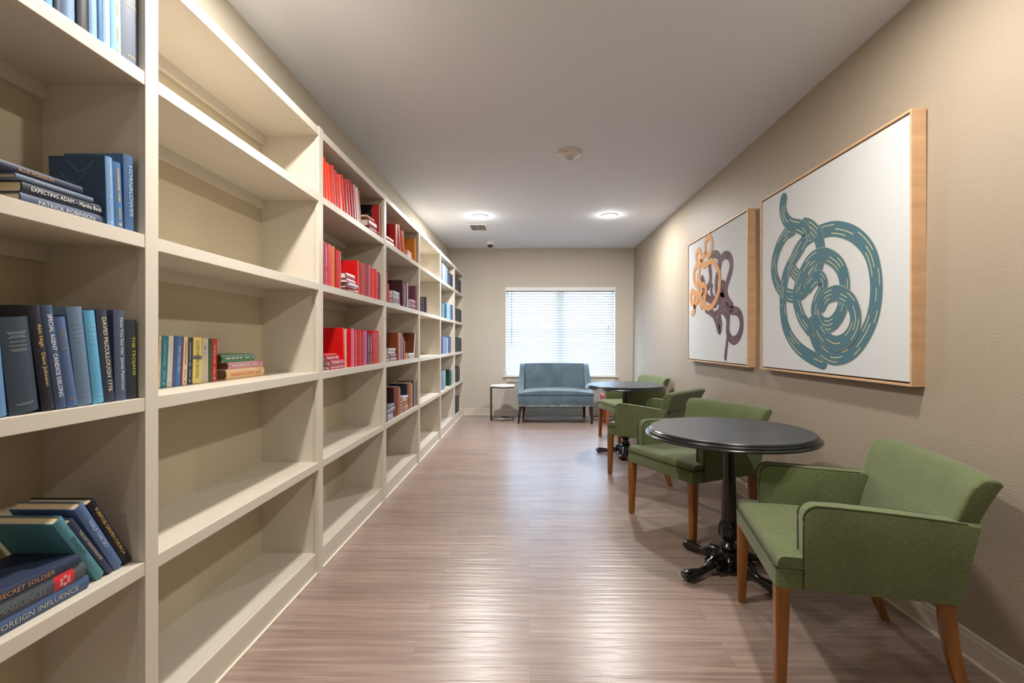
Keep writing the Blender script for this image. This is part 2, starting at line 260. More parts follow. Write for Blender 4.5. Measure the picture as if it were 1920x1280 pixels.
# ---------------------------------------------------------------- books
BOOKS = [
('s', 1, 'C', -1.112, 0.9886, 1.049, 0.0402, 0.221, 0.087, '5a80ad', 'light blue cloth hardback at the frame edge on middle shelf of nearest bay', {}),
('s', 1, 'C', -1.112, 1.0342, 1.049, 0.0624, 0.212, 0.114, '2f3c4a', 'wide dark slate cloth hardback on middle shelf of nearest bay', {'T': 'bars_thin', 'tc': '7d7f80', 'd': 0.17}),
('s', 1, 'C', -1.112, 1.1035, 1.049, 0.0302, 0.242, 0.146, '191a26', 'black hardback with gold lettering, tallest of the dark ones on middle shelf of nearest bay', {'T': 'Aim High   Dave Johnson', 'tc': 'd9b36a'}),
('s', 1, 'C', -1.112, 1.1352, 1.049, 0.0267, 0.245, 0.151, '3c4c6c', 'slate blue hardback with white capitals on middle shelf of nearest bay', {'T': 'SPECIAL AGENT  CANDICE DELONG', 'tc': 'e8ebee'}),
('s', 1, 'C', -1.112, 1.1635, 1.049, 0.0277, 0.219, 0.159, '4a6189', 'short mid blue hardback with gold lettering on middle shelf of nearest bay', {'T': 'bars_thin', 'tc': '8c7d68'}),
('s', 1, 'C', -1.112, 1.1927, 1.049, 0.04, 0.245, 0.126, '5f7690', 'wide grey blue cloth hardback on middle shelf of nearest bay', {'T': 'bars_thin', 'tc': '7f93a8'}),
('s', 1, 'C', -1.112, 1.2347, 1.049, 0.0306, 0.239, 0.122, '5ba2c8', 'bright sky blue hardback on middle shelf of nearest bay', {'T': 'bars_thin', 'tc': '8fc0da'}),
('s', 1, 'C', -1.112, 1.2667, 1.049, 0.0323, 0.244, 0.106, '323a4e', 'dark navy hardback with gold numerals 1776 on middle shelf of nearest bay', {'T': 'DAVID McCULLOUGH 1776', 'tc': 'e6dca8'}),
('s', 1, 'C', -1.112, 1.3017, 1.049, 0.0351, 0.245, 0.032, '4c566f', 'slate hardback with thin white title on middle shelf of nearest bay', {'T': 'Now You See Her  James Patterson', 'tc': 'd5dbe3'}),
('s', 1, 'C', -1.112, 1.3386, 1.049, 0.0375, 0.221, 0.03, '2a3238', 'short charcoal hardback with lime green title on middle shelf of nearest bay', {'T': 'THE TROJANS', 'tc': 'b9c832'}),
('f', 1, 'D', -1.125, 1.2322, 0.581, 0.0324, 0.24, 0, '43587c', 'dusty blue hardback at the base of the flat pile on fourth shelf of nearest bay', {'T': 'FOREIGN INFLUENCE', 'tc': 'b9b3a8', 'L': 0.24}),
('f', 1, 'D', -1.125, 1.2224, 0.6139, 0.0369, 0.24, 0, '4c525c', 'grey cloth hardback with red spine block on fourth shelf of nearest bay', {'T': 'REMINISCENCES', 'tc': '7c828a', 'L': 0.24, 'band': 'c9202a'}),
('f', 1, 'D', -1.125, 1.2071, 0.6513, 0.027, 0.235, 0, '2b3650', 'navy hardback crowning the flat pile on fourth shelf of nearest bay', {'T': 'SECRET SOLDIER', 'tc': 'c98f5a', 'L': 0.235}),
('s', 1, 'D', -1.135, 1.2685, 0.581, 0.0255, 0.225, 0.554, '4f8593', 'teal hardback leaning outermost on fourth shelf of nearest bay', {'T': 'SPINDRIFT', 'tc': '1f3d4c'}),
('s', 1, 'D', -1.135, 1.3023, 0.581, 0.0158, 0.215, 0.572, '36405a', 'navy hardback leaning behind the teal one on fourth shelf of nearest bay', {'T': 'THE LAST DRAGONSLAYER', 'tc': 'd5cf9d'}),
('s', 1, 'D', -1.135, 1.325, 0.581, 0.0268, 0.24, 0.527, '55709c', 'denim blue hardback leaning in the middle on fourth shelf of nearest bay', {'T': 'HALF THE SKY', 'tc': 'c3cbe0'}),
('s', 1, 'D', -1.135, 1.3581, 0.581, 0.0244, 0.24, 0.523, '191a28', 'black hardback leaning against the upright on fourth shelf of nearest bay', {'T': 'PURPOSE DRIVEN CHURCH', 'tc': 'd8b45a'}),
('f', 1, 'B', -1.125, 1.2998, 1.515, 0.0258, 0.235, 0, '43506a', 'slate blue hardback lowest in the flat pile on second shelf of nearest bay', {'T': 'PATRICK ROBINSON', 'tc': 'c6c8cc', 'L': 0.235}),
('f', 1, 'B', -1.125, 1.2926, 1.5413, 0.0257, 0.225, 0, '252b3c', 'black hardback with white serif title on second shelf of nearest bay', {'T': 'EXPECTING ADAM ~ Martha Beck', 'tc': 'e6e6e6', 'L': 0.225}),
('f', 1, 'B', -1.125, 1.2438, 1.5675, 0.0119, 0.19, 0, '5a6b80', 'thin grey blue hardback in the flat pile on second shelf of nearest bay', {'T': 'SKIPPING CHRISTMAS   JOHN GRISHAM', 'tc': 'b8bec8', 'L': 0.19}),
('f', 1, 'B', -1.125, 1.2141, 1.5799, 0.0183, 0.21, 0, '27304a', 'navy hardback with gold studs topmost in the pile on second shelf of nearest bay', {'T': 'BLUE HORIZON', 'tc': 'c69a4e', 'L': 0.21}),
('s', 1, 'B', -1.115, 1.277, 1.515, 0.0218, 0.184, 0.041, '6f97c4', 'pale blue hardback with plain blue cover showing on second shelf of nearest bay', {'side': '34506f', 'T': 'bars_gray'}),
('s', 1, 'B', -1.115, 1.3009, 1.515, 0.0282, 0.179, 0.054, '3f6b9c', 'mid blue hardback with gold leaf ornaments on second shelf of nearest bay', {'T': 'bars_gold'}),
('s', 1, 'B', -1.115, 1.3346, 1.515, 0.0337, 0.213, 0.024, '42638f', 'tall steel blue hardback beside the upright on second shelf of nearest bay', {'T': 'HORNBLOWER', 'tc': 'a9bcd6'}),
('s', 1, 'A', -1.112, 1.1006, 1.979, 0.0266, 0.183, 0.024, '5c92bd', 'medium blue hardback on top shelf of nearest bay', {}),
('s', 1, 'A', -1.112, 1.129, 1.979, 0.0194, 0.221, 0.017, '1d2a48', 'navy hardback on top shelf of nearest bay', {}),
('s', 1, 'A', -1.112, 1.1497, 1.979, 0.034, 0.244, 0.014, '6f8fb3', 'washed blue hardback on top shelf of nearest bay', {}),
('s', 1, 'A', -1.112, 1.1892, 1.979, 0.0299, 0.25, 0.013, '24262f', 'black hardback with white lettering on top shelf of nearest bay', {'T': 'A STUDY', 'tc': 'e0e0e0'}),
('s', 1, 'A', -1.112, 1.2207, 1.979, 0.0232, 0.25, 0.018, '7ea7cc', 'pale blue hardback on top shelf of nearest bay', {}),
('s', 1, 'A', -1.112, 1.2455, 1.979, 0.0145, 0.25, 0.023, '3b6c9e', 'cobalt hardback on top shelf of nearest bay', {}),
('s', 1, 'A', -1.112, 1.2614, 1.979, 0.0213, 0.25, 0.013, '9cc6e0', 'ice blue hardback on top shelf of nearest bay', {}),
('s', 1, 'A', -1.112, 1.2878, 1.979, 0.032, 0.25, 0.018, '8fc2e4', 'sky blue hardback with yellow lettering on top shelf of nearest bay', {'T': 'bars_gold'}),
('s', 1, 'A', -1.112, 1.3219, 1.979, 0.0586, 0.25, 0.017, '606a7c', 'wide grey slate hardback beside the upright on top shelf of nearest bay', {'T': 'bars_thin', 'tc': 'c8b08c'}),
('s', 2, 'C', -1.272, 1.6437, 1.049, 0.0081, 0.18, 0.0, 'c8a878', 'tan paperback half hidden by the upright on middle shelf of second bay', {}),
('s', 2, 'C', -1.272, 1.6531, 1.049, 0.0094, 0.18, -0.034, 'e3cfa8', 'cream paperback on middle shelf of second bay', {'T': 'bars_red'}),
('s', 2, 'C', -1.272, 1.6635, 1.049, 0.0293, 0.179, -0.047, '237d8c', 'teal paperback on middle shelf of second bay', {'T': 'bars_gray'}),
('s', 2, 'C', -1.272, 1.6936, 1.049, 0.0232, 0.18, -0.058, 'dcd6cc', 'white paperback with grey title on middle shelf of second bay', {'T': 'bars_gray'}),
('s', 2, 'C', -1.272, 1.7181, 1.049, 0.0172, 0.18, -0.075, '4a5c8c', 'dusty blue paperback on middle shelf of second bay', {}),
('s', 2, 'C', -1.272, 1.7365, 1.049, 0.0212, 0.18, -0.064, '3d7cb8', 'bright blue paperback with white title on middle shelf of second bay', {'T': 'THE TOTAL GIFT', 'tc': 'f0f0f0'}),
('s', 2, 'C', -1.272, 1.759, 1.049, 0.0092, 0.179, -0.055, '8c3032', 'thin maroon paperback on middle shelf of second bay', {}),
('s', 2, 'C', -1.272, 1.7693, 1.049, 0.023, 0.177, -0.056, 'e6d6b4', 'ivory paperback with red title on middle shelf of second bay', {'T': 'bars_red'}),
('s', 2, 'C', -1.272, 1.7951, 1.049, 0.0266, 0.174, -0.02, '33343c', 'black and grey paperback on middle shelf of second bay', {'T': 'bars_gray'}),
('s', 2, 'C', -1.272, 1.8232, 1.049, 0.0495, 0.176, -0.037, 'e8d276', 'thick yellow paperback with dark title on middle shelf of second bay', {'T': 'LUNCHEON DOWN', 'tc': '2a2820', 'band': '6d6a62'}),
('s', 2, 'C', -1.272, 1.8745, 1.049, 0.0387, 0.173, -0.009, 'cfc0a6', 'beige paperback with purple mark on middle shelf of second bay', {'T': 'bars_gray'}),
('s', 2, 'C', -1.272, 1.915, 1.049, 0.0197, 0.172, -0.032, '3c5228', 'dark green paperback on middle shelf of second bay', {}),
('s', 2, 'C', -1.272, 1.9362, 1.049, 0.0287, 0.172, -0.023, 'c11b22', 'red paperback closing the row on middle shelf of second bay', {'T': 'bars_cream'}),
('f', 2, 'C', -1.262, 2.3036, 1.049, 0.0427, 0.288, 0, 'eac08c', 'thick peach hardback lowest in the small pile on middle shelf of second bay', {'T': 'Catechism of the Catholic Church', 'tc': 'd9772f', 'pc': '8c7a6a'}),
('f', 2, 'C', -1.262, 2.2917, 1.0922, 0.0291, 0.265, 0, 'c98b92', 'dusty pink hardback between green and peach ones on middle shelf of second bay', {'T': 'bars_white', 'pc': '8a5f48'}),
('f', 2, 'C', -1.262, 2.2224, 1.1218, 0.0337, 0.24, 0, '3a7347', 'green hardback topping the small pile on middle shelf of second bay', {'T': 'bars_white', 'pc': '6e4a2c'}),
('s', 3, 'A', -1.118, 2.6303, 1.979, 0.0262, 0.132, 0.127, '9c5a3c', 'rust brown book pressed to the upright, first upright, top shelf, third bay', {}),
('s', 3, 'A', -1.118, 2.659, 1.979, 0.0407, 0.234, 0.146, 'e03a22', 'bright vermilion hardback, tallest at left, second upright from left on top shelf of third bay', {}),
('s', 3, 'A', -1.118, 2.7003, 1.979, 0.0407, 0.22, 0.146, 'e03a22', 'bright vermilion hardback, tallest at left, third upright from left on top shelf of third bay', {'k': 1.15}),
('s', 3, 'A', -1.118, 2.7447, 1.979, 0.0346, 0.216, 0.163, 'cf3a2c', 'thin brick red hardback, fourth upright from left on top shelf of third bay', {}),
('s', 3, 'A', -1.118, 2.7828, 1.979, 0.033, 0.231, 0.179, 'dc4030', 'light red hardback, fifth upright from left on top shelf of third bay', {'T': 'bars_cream'}),
('s', 3, 'A', -1.118, 2.8196, 1.979, 0.0299, 0.218, 0.151, 'b8444a', 'rose red thin hardback, sixth upright from left on top shelf of third bay', {}),
('s', 3, 'A', -1.118, 2.8574, 1.979, 0.0616, 0.209, 0.188, 'ea3a18', 'orange red hardback, seventh upright from left on top shelf of third bay', {}),
('s', 3, 'A', -1.118, 2.9236, 1.979, 0.0316, 0.227, 0.205, 'd03224', 'red hardback with white title, eighth upright from left on top shelf of third bay', {'T': 'bars_cream'}),
('s', 3, 'A', -1.118, 2.9591, 1.979, 0.048, 0.213, 0.191, 'a51a20', 'deep red hardback, ninth upright from left on top shelf of third bay', {}),
('s', 3, 'A', -1.118, 3.0113, 1.979, 0.0391, 0.229, 0.184, 'cc2228', 'scarlet hardback with title, tenth upright from left on top shelf of third bay', {'T': 'bars_cream'}),
('s', 3, 'A', -1.118, 3.0572, 1.979, 0.0393, 0.234, 0.199, '96182c', 'crimson hardback, eleventh upright from left on top shelf of third bay', {'T': 'bars_cream'}),
('s', 3, 'A', -1.118, 3.1003, 1.979, 0.0411, 0.228, 0.212, 'b02030', 'thin crimson hardback, twelfth upright from left on top shelf of third bay', {}),
('s', 3, 'A', -1.118, 3.1445, 1.979, 0.0334, 0.236, 0.223, 'b88e90', 'dusty rose hardback, thirteenth upright from left on top shelf of third bay', {'T': 'bars_white'}),
('s', 3, 'A', -1.118, 3.1812, 1.979, 0.0246, 0.232, 0.184, 'd8c4c4', 'pale pink thin book, fourteenth upright from left on top shelf of third bay', {}),
('s', 3, 'A', -1.118, 3.2081, 1.979, 0.0192, 0.221, 0.156, 'b83038', 'thin red book beside the pile, fifteenth upright from left on top shelf of third bay', {}),
('s', 3, 'A', -1.118, 3.6214, 1.979, 0.0305, 0.25, 0.031, 'd88478', 'salmon hardback with black and red cover, sixteenth upright, top shelf, third bay', {'side': '16161c', 'strip': 'b81c20'}),
('s', 3, 'A', -1.118, 3.6354, 1.979, 0.0311, 0.25, 0.031, '8c1f22', 'dark red thin book near the upright, seventeenth upright, top shelf, third bay', {}),
('f', 3, 'A', -1.118, 3.6138, 1.979, 0.0224, 0.2, 0, 'b5483a', 'red brown book lowest in the pile on top shelf of third bay', {'L': 0.2}),
('f', 3, 'A', -1.118, 3.6138, 2.0019, 0.0159, 0.2, 0, 'c06a52', 'rust paperback in the pile on top shelf of third bay', {'L': 0.2}),
('f', 3, 'A', -1.118, 3.5518, 2.0183, 0.0521, 0.17, 0, 'a8402c', 'thick leathery brown book with gilt bands on top shelf of third bay', {'T': 'bars_gold', 'L': 0.17}),
('f', 3, 'A', -1.118, 3.4972, 2.0709, 0.0154, 0.15, 0, 'c98a5a', 'tan thin book topping the pile on top shelf of third bay', {'L': 0.15}),
('s', 3, 'B', -1.118, 2.6272, 1.515, 0.019, 0.245, 0.026, 'a82830', 'deep red hardback at the upright, first upright from left on second shelf of third bay', {}),
('s', 3, 'B', -1.118, 2.6481, 1.515, 0.039, 0.238, 0.018, '9c4456', 'mauve red hardback with white title, second upright from left on second shelf of third bay', {'T': 'bars_white'}),
('s', 3, 'B', -1.118, 2.691, 1.515, 0.0573, 0.237, 0.035, 'c8304c', 'raspberry hardback, third upright from left on second shelf of third bay', {}),
('s', 3, 'B', -1.118, 2.751, 1.515, 0.0429, 0.237, 0.007, 'd4703c', 'orange gold hardback with round emblem, fourth upright from left on second shelf of third bay', {'T': 'bars_gold'}),
('s', 3, 'B', -1.118, 2.7974, 1.515, 0.0216, 0.227, 0.0, 'a01c28', 'dark red hardback, fifth upright from left on second shelf of third bay', {}),
('s', 3, 'B', -1.118, 2.8211, 1.515, 0.0331, 0.226, 0.0, 'd01c1c', 'scarlet hardback, sixth upright from left on second shelf of third bay', {}),
('s', 3, 'B', -1.118, 2.8566, 1.515, 0.0263, 0.226, 0.0, 'c44450', 'pinkish red hardback, seventh upright from left on second shelf of third bay', {'T': 'bars_gray'}),
('s', 3, 'B', -1.118, 3.1686, 1.515, 0.0277, 0.223, 0.042, 'd86450', 'large red hardback with bare red cover, eighth upright, second shelf, third bay', {'side': 'd8060c'}),
('s', 3, 'B', -1.118, 3.2014, 1.515, 0.0474, 0.217, 0.0, 'a81820', 'maroon red hardback, ninth upright from left on second shelf of third bay', {}),
('s', 3, 'B', -1.118, 3.252, 1.515, 0.0242, 0.223, 0.0, 'd04858', 'thin coral hardback, tenth upright from left on second shelf of third bay', {}),
('s', 3, 'B', -1.118, 3.2791, 1.515, 0.0447, 0.219, 0.0, 'b42830', 'red hardback with cream title, eleventh upright from left on second shelf of third bay', {'T': 'bars_cream'}),
('s', 3, 'B', -1.118, 3.3296, 1.515, 0.0487, 0.223, 0.0, '8c1a2c', 'burgundy hardback, twelfth upright from left on second shelf of third bay', {}),
('s', 3, 'B', -1.118, 3.3816, 1.515, 0.0448, 0.231, 0.0, 'c05a74', 'pink spined hardback, thirteenth upright from left on second shelf of third bay', {}),
('s', 3, 'B', -1.118, 3.4353, 1.515, 0.037, 0.217, 0.0, 'dc2c1c', 'red orange hardback, fourteenth upright from left on second shelf of third bay', {}),
('s', 3, 'B', -1.118, 3.4729, 1.515, 0.037, 0.204, 0.0, 'dc2c1c', 'red orange hardback, fifteenth upright from left on second shelf of third bay', {'k': 1.15}),
('s', 3, 'B', -1.118, 3.5191, 1.515, 0.0374, 0.22, 0.0, 'cc1c18', 'scarlet hardback with pink title, sixteenth upright from left on second shelf of third bay', {'T': 'bars_cream'}),
('s', 3, 'B', -1.118, 3.5571, 1.515, 0.0374, 0.207, 0.0, 'cc1c18', 'scarlet hardback with pink title, seventeenth upright from left on second shelf of third bay', {'T': 'bars_cream', 'k': 1.15}),
('s', 3, 'B', -1.118, 3.6011, 1.515, 0.0388, 0.207, 0.0, '86181c', 'short dark red book by the upright, eighteenth upright, second shelf, third bay', {}),
('f', 3, 'B', -1.118, 3.1686, 1.515, 0.0245, 0.17, 0, 'a85048', 'brown red book lowest in the pile on second shelf of third bay', {'T': 'bars_cream', 'L': 0.17}),
('f', 3, 'B', -1.118, 3.1364, 1.54, 0.0141, 0.165, 0, '8c1c34', 'burgundy thin book in the pile on second shelf of third bay', {'T': 'bars_white', 'L': 0.165}),
('f', 3, 'B', -1.118, 3.1628, 1.5546, 0.0179, 0.17, 0, 'c8c0dc', 'lavender white book in the pile on second shelf of third bay', {'L': 0.17}),
('f', 3, 'B', -1.118, 3.1228, 1.573, 0.0221, 0.16, 0, 'd08890', 'pink book in the pile on second shelf of third bay', {'L': 0.16}),
('f', 3, 'B', -1.118, 3.1093, 1.5956, 0.034, 0.155, 0, 'b84450', 'rose red book topping the pile on second shelf of third bay', {'T': 'bars_white', 'L': 0.155}),
('s', 3, 'C', -1.118, 2.9308, 1.049, 0.0188, 0.243, 0.091, 'd85c50', 'large red hardback with bare cover facing out, first upright, middle shelf, third bay', {'side': 'd4060c'}),
('s', 3, 'C', -1.118, 2.9516, 1.049, 0.0248, 0.238, 0.007, 'e0a890', 'thin cream pink book, second upright from left on middle shelf of third bay', {'T': 'bars_red'}),
('s', 3, 'C', -1.118, 3.0543, 1.049, 0.0484, 0.242, 0.0, 'c870a0', 'orchid pink hardback, third upright from left on middle shelf of third bay', {'side': 'cc0810', 'T': 'bars_white'}),
('s', 3, 'C', -1.118, 3.1079, 1.049, 0.0483, 0.236, 0.0, 'd03034', 'red hardback with cream title, fourth upright from left on middle shelf of third bay', {'T': 'bars_cream'}),
('s', 3, 'C', -1.118, 3.1606, 1.049, 0.0312, 0.237, 0.0, 'b81820', 'deep red hardback, fifth upright from left on middle shelf of third bay', {}),
('s', 3, 'C', -1.118, 3.1943, 1.049, 0.0405, 0.24, 0.0, 'c43038', 'red hardback with small gilt title, sixth upright from left on middle shelf of third bay', {'T': 'bars_gold'}),
('s', 3, 'C', -1.118, 3.2403, 1.049, 0.0525, 0.232, 0.0, 'b41c28', 'crimson hardback, seventh upright from left on middle shelf of third bay', {}),
('s', 3, 'C', -1.118, 3.2956, 1.049, 0.0523, 0.234, 0.0, 'bc5c94', 'purple pink hardback, eighth upright from left on middle shelf of third bay', {}),
('s', 3, 'C', -1.118, 3.3528, 1.049, 0.0415, 0.213, 0.0, '5a3040', 'short hardback with black panel, ninth upright from left on middle shelf of third bay', {'T': 'bars_white'}),
('s', 3, 'C', -1.118, 3.3992, 1.049, 0.0557, 0.214, 0.0, '7c303c', 'short hardback with black panel, second of the pair, tenth upright, middle shelf, third bay', {'T': 'bars_white'}),
('s', 3, 'C', -1.118, 3.4634, 1.049, 0.0443, 0.241, 0.0, 'b01c24', 'tall deep red hardback, eleventh upright from left on middle shelf of third bay', {'T': 'bars_cream'}),
('s', 3, 'C', -1.118, 3.5084, 1.049, 0.0443, 0.227, 0.0, 'b01c24', 'tall deep red hardback, twelfth upright from left on middle shelf of third bay', {'T': 'bars_cream', 'k': 1.15}),
('s', 3, 'C', -1.118, 3.558, 1.049, 0.0586, 0.24, 0.0, 'd03c34', 'light red hardback by the upright, thirteenth upright from left on middle shelf of third bay', {}),
('f', 3, 'C', -1.118, 2.9364, 1.049, 0.0227, 0.21, 0, 'b03038', 'red book with white title, lowest in the pile on middle shelf of third bay', {'T': 'bars_white', 'L': 0.21}),
('f', 3, 'C', -1.118, 2.9404, 1.0722, 0.0288, 0.21, 0, 'b83c50', 'rose book with lilac title on middle shelf of third bay', {'T': 'bars_white', 'L': 0.21}),
('f', 3, 'C', -1.118, 2.8473, 1.1015, 0.0264, 0.17, 0, 'c04458', 'pinkish red book with white panel on middle shelf of third bay', {'T': 'bars_white', 'L': 0.17}),
('f', 3, 'C', -1.118, 2.8103, 1.1284, 0.0125, 0.155, 0, 'd03838', 'thin red book topping the pile on middle shelf of third bay', {'L': 0.155}),
('s', 4, 'A', -1.118, 4.0747, 1.979, 0.0504, 0.214, 0.053, 'd86050', 'red hardback with bare red cover, first upright from left on top shelf of fourth bay', {'side': 'b40a0c'}),
('s', 4, 'A', -1.118, 4.2022, 1.979, 0.0398, 0.233, 0.295, 'd86860', 'salmon red leaning hardback, second upright from left on top shelf of fourth bay', {}),
('s', 4, 'A', -1.118, 4.3001, 1.979, 0.0234, 0.209, 0.33, 'e06438', 'orange thin book, third upright from left on top shelf of fourth bay', {}),
('s', 4, 'A', -1.118, 4.3316, 1.979, 0.0308, 0.211, 0.21, 'd0583c', 'rust orange thin book, fourth upright from left on top shelf of fourth bay', {}),
('s', 4, 'A', -1.118, 4.7569, 1.979, 0.0419, 0.235, 0.032, 'dca43c', 'amber yellow hardback with cover showing, fifth upright from left on top shelf of fourth bay', {'side': 'e08a10'}),
('f', 4, 'A', -1.118, 4.0138, 1.979, 0.0341, 0.2, 0, 'd86a40', 'orange book lower in the left pile on top shelf of fourth bay', {'L': 0.2}),
('f', 4, 'A', -1.118, 3.9948, 2.0136, 0.0286, 0.19, 0, 'dc7c58', 'peach book upper in the left pile on top shelf of fourth bay', {'L': 0.19}),
('f', 4, 'A', -1.118, 4.6194, 1.979, 0.0244, 0.2, 0, 'dc8058', 'orange book lowest in the right pile on top shelf of fourth bay', {'L': 0.2}),
('f', 4, 'A', -1.118, 4.6086, 2.0039, 0.0174, 0.18, 0, 'd8786c', 'salmon book in the right pile on top shelf of fourth bay', {'L': 0.18}),
('f', 4, 'A', -1.118, 4.6014, 2.0218, 0.0226, 0.17, 0, 'c86c60', 'brick book topping the right pile on top shelf of fourth bay', {'L': 0.17}),
('s', 4, 'B', -1.118, 3.8019, 1.515, 0.0341, 0.237, 0.021, 'c04848', 'tall coral thin book by the upright, first upright, second shelf, fourth bay', {}),
('s', 4, 'B', -1.118, 3.8439, 1.515, 0.0373, 0.152, 0.033, 'b83038', 'short red book by the upright, second upright from left on second shelf of fourth bay', {}),
('s', 4, 'B', -1.118, 4.2939, 1.515, 0.0372, 0.238, 0.026, '7c3440', 'maroon hardback with dark cover showing, third upright from left on second shelf of fourth bay', {'side': '3c1420'}),
('s', 4, 'B', -1.118, 4.3508, 1.515, 0.051, 0.217, 0.03, '9c84a8', 'lilac grey book, fourth upright from left on second shelf of fourth bay', {}),
('s', 4, 'B', -1.118, 4.4092, 1.515, 0.0261, 0.231, 0.014, '4c1c28', 'thin maroon book, fifth upright from left on second shelf of fourth bay', {}),
('s', 4, 'B', -1.118, 4.4423, 1.515, 0.0398, 0.232, 0.0, 'c8c0d0', 'pale lilac book, sixth upright from left on second shelf of fourth bay', {}),
('s', 4, 'B', -1.118, 4.7684, 1.515, 0.0344, 0.24, 0.016, '5c2030', 'maroon hardback with red and black cover, eighth upright, second shelf, fourth bay', {'side': '8c1018'}),
('s', 4, 'B', -1.118, 4.7569, 1.515, 0.0546, 0.239, 0.016, '6c3848', 'plum thin book by the upright, seventh upright from left on second shelf of fourth bay', {}),
('f', 4, 'B', -1.118, 4.1992, 1.515, 0.0198, 0.21, 0, 'a8a0b0', 'lilac grey book lowest in the left pile on second shelf of fourth bay', {'L': 0.21}),
('f', 4, 'B', -1.118, 4.1873, 1.5353, 0.0316, 0.2, 0, '8c6c78', 'mauve book in the left pile on second shelf of fourth bay', {'L': 0.2}),
('f', 4, 'B', -1.118, 4.1785, 1.5674, 0.0276, 0.2, 0, 'b0a8b4', 'grey book in the left pile on second shelf of fourth bay', {'L': 0.2}),
('f', 4, 'B', -1.118, 4.1725, 1.5955, 0.0331, 0.19, 0, 'b4b8bc', 'silver grey book topping the left pile on second shelf of fourth bay', {'L': 0.19}),
('f', 4, 'B', -1.118, 4.8072, 1.515, 0.0227, 0.2, 0, '7c3848', 'plum book lowest in the right pile on second shelf of fourth bay', {'L': 0.2}),
('f', 4, 'B', -1.118, 4.8115, 1.5382, 0.0229, 0.22, 0, 'a88090', 'mauve thin book jutting from the right pile on second shelf of fourth bay', {'L': 0.22}),
('f', 4, 'B', -1.118, 4.78, 1.5616, 0.0252, 0.18, 0, '8c3c54', 'burgundy book in the right pile on second shelf of fourth bay', {'L': 0.18}),
('f', 4, 'B', -1.118, 4.7684, 1.5873, 0.0225, 0.18, 0, 'b898a8', 'pink grey book topping the right pile on second shelf of fourth bay', {'L': 0.18}),
('s', 4, 'C', -1.118, 4.1375, 1.049, 0.0491, 0.237, 0.049, 'a85838', 'brown hardback with tan cover showing, first upright from left on middle shelf of fourth bay', {'side': '803818'}),
('s', 4, 'C', -1.118, 4.1963, 1.049, 0.0207, 0.237, 0.0, 'c8c4cc', 'white thin book, second upright from left on middle shelf of fourth bay', {}),
('s', 4, 'C', -1.118, 4.2263, 1.049, 0.0239, 0.235, 0.0, '3c2028', 'black brown thin book, third upright from left on middle shelf of fourth bay', {}),
('s', 4, 'C', -1.118, 4.2567, 1.049, 0.0182, 0.231, 0.0, 'd8ccd0', 'pale thin book, fourth upright from left on middle shelf of fourth bay', {}),
('s', 4, 'C', -1.118, 4.2876, 1.049, 0.0433, 0.2, 0.0, '8c3828', 'red brown book, fifth upright from left on middle shelf of fourth bay', {}),
('s', 4, 'C', -1.118, 4.3444, 1.049, 0.0317, 0.17, 0.038, 'cc7860', 'terracotta short book, sixth upright from left on middle shelf of fourth bay', {}),
('s', 4, 'C', -1.118, 4.6868, 1.049, 0.0579, 0.239, -0.294, 'c8b49c', 'cream book leaning on the upright, seventh upright from left on middle shelf of fourth bay', {'side': '6a3010'}),
('f', 4, 'C', -1.118, 4.086, 1.049, 0.0293, 0.2, 0, '9c7080', 'mauve book lowest in the left pile on middle shelf of fourth bay', {'L': 0.2}),
('f', 4, 'C', -1.118, 4.0775, 1.0788, 0.0308, 0.19, 0, '8c4854', 'burgundy book in the left pile on middle shelf of fourth bay', {'L': 0.19}),
('f', 4, 'C', -1.118, 4.0357, 1.1101, 0.0167, 0.18, 0, 'b8b4bc', 'pale grey book in the left pile on middle shelf of fourth bay', {'L': 0.18}),
('f', 4, 'C', -1.118, 4.0579, 1.1273, 0.0276, 0.18, 0, 'b0b0b4', 'silver book topping the left pile on middle shelf of fourth bay', {'L': 0.18}),
('f', 4, 'C', -1.118, 4.719, 1.049, 0.024, 0.2, 0, 'a89c90', 'grey tan book lower in the right pile on middle shelf of fourth bay', {'L': 0.2}),
('f', 4, 'C', -1.118, 4.7114, 1.0735, 0.0249, 0.19, 0, 'c8c0b8', 'ivory book upper in the right pile on middle shelf of fourth bay', {'L': 0.19}),
('s', 4, 'D', -1.118, 3.7872, 0.581, 0.0241, 0.245, 0.0, '8c5850', 'rust thin book by the upright, first upright from left on fourth shelf of fourth bay', {}),
('s', 4, 'D', -1.118, 4.022, 0.581, 0.0409, 0.246, 0.0, '8c5040', 'brown hardback with maroon cover showing, second upright from left on fourth shelf of fourth bay', {'side': '30141c'}),
('s', 4, 'D', -1.118, 4.0719, 0.581, 0.0646, 0.249, 0.0, '7c3c24', 'chestnut hardback, third upright from left on fourth shelf of fourth bay', {}),
('s', 4, 'D', -1.118, 4.1433, 0.581, 0.0379, 0.244, 0.0, 'a06c58', 'tan brown hardback, fourth upright from left on fourth shelf of fourth bay', {}),
('s', 4, 'D', -1.118, 4.1818, 0.581, 0.0379, 0.229, 0.0, 'a06c58', 'tan brown hardback, fifth upright from left on fourth shelf of fourth bay', {'k': 1.15}),
('s', 4, 'D', -1.118, 4.4625, 0.581, 0.0544, 0.245, 0.027, '8c5030', 'brown hardback with navy cover showing, sixth upright from left on fourth shelf of fourth bay', {'side': '1c2c3c'}),
('s', 4, 'D', -1.118, 4.5177, 0.581, 0.0544, 0.23, 0.027, '8c5030', 'brown hardback with navy cover showing, seventh upright from left on fourth shelf of fourth bay', {'k': 1.15}),
('s', 4, 'D', -1.118, 4.58, 0.581, 0.0391, 0.243, 0.029, 'b08878', 'rosy brown hardback, eighth upright from left on fourth shelf of fourth bay', {}),
('s', 4, 'D', -1.118, 4.6197, 0.581, 0.0391, 0.228, 0.029, 'b08878', 'rosy brown hardback, ninth upright from left on fourth shelf of fourth bay', {'k': 1.15}),
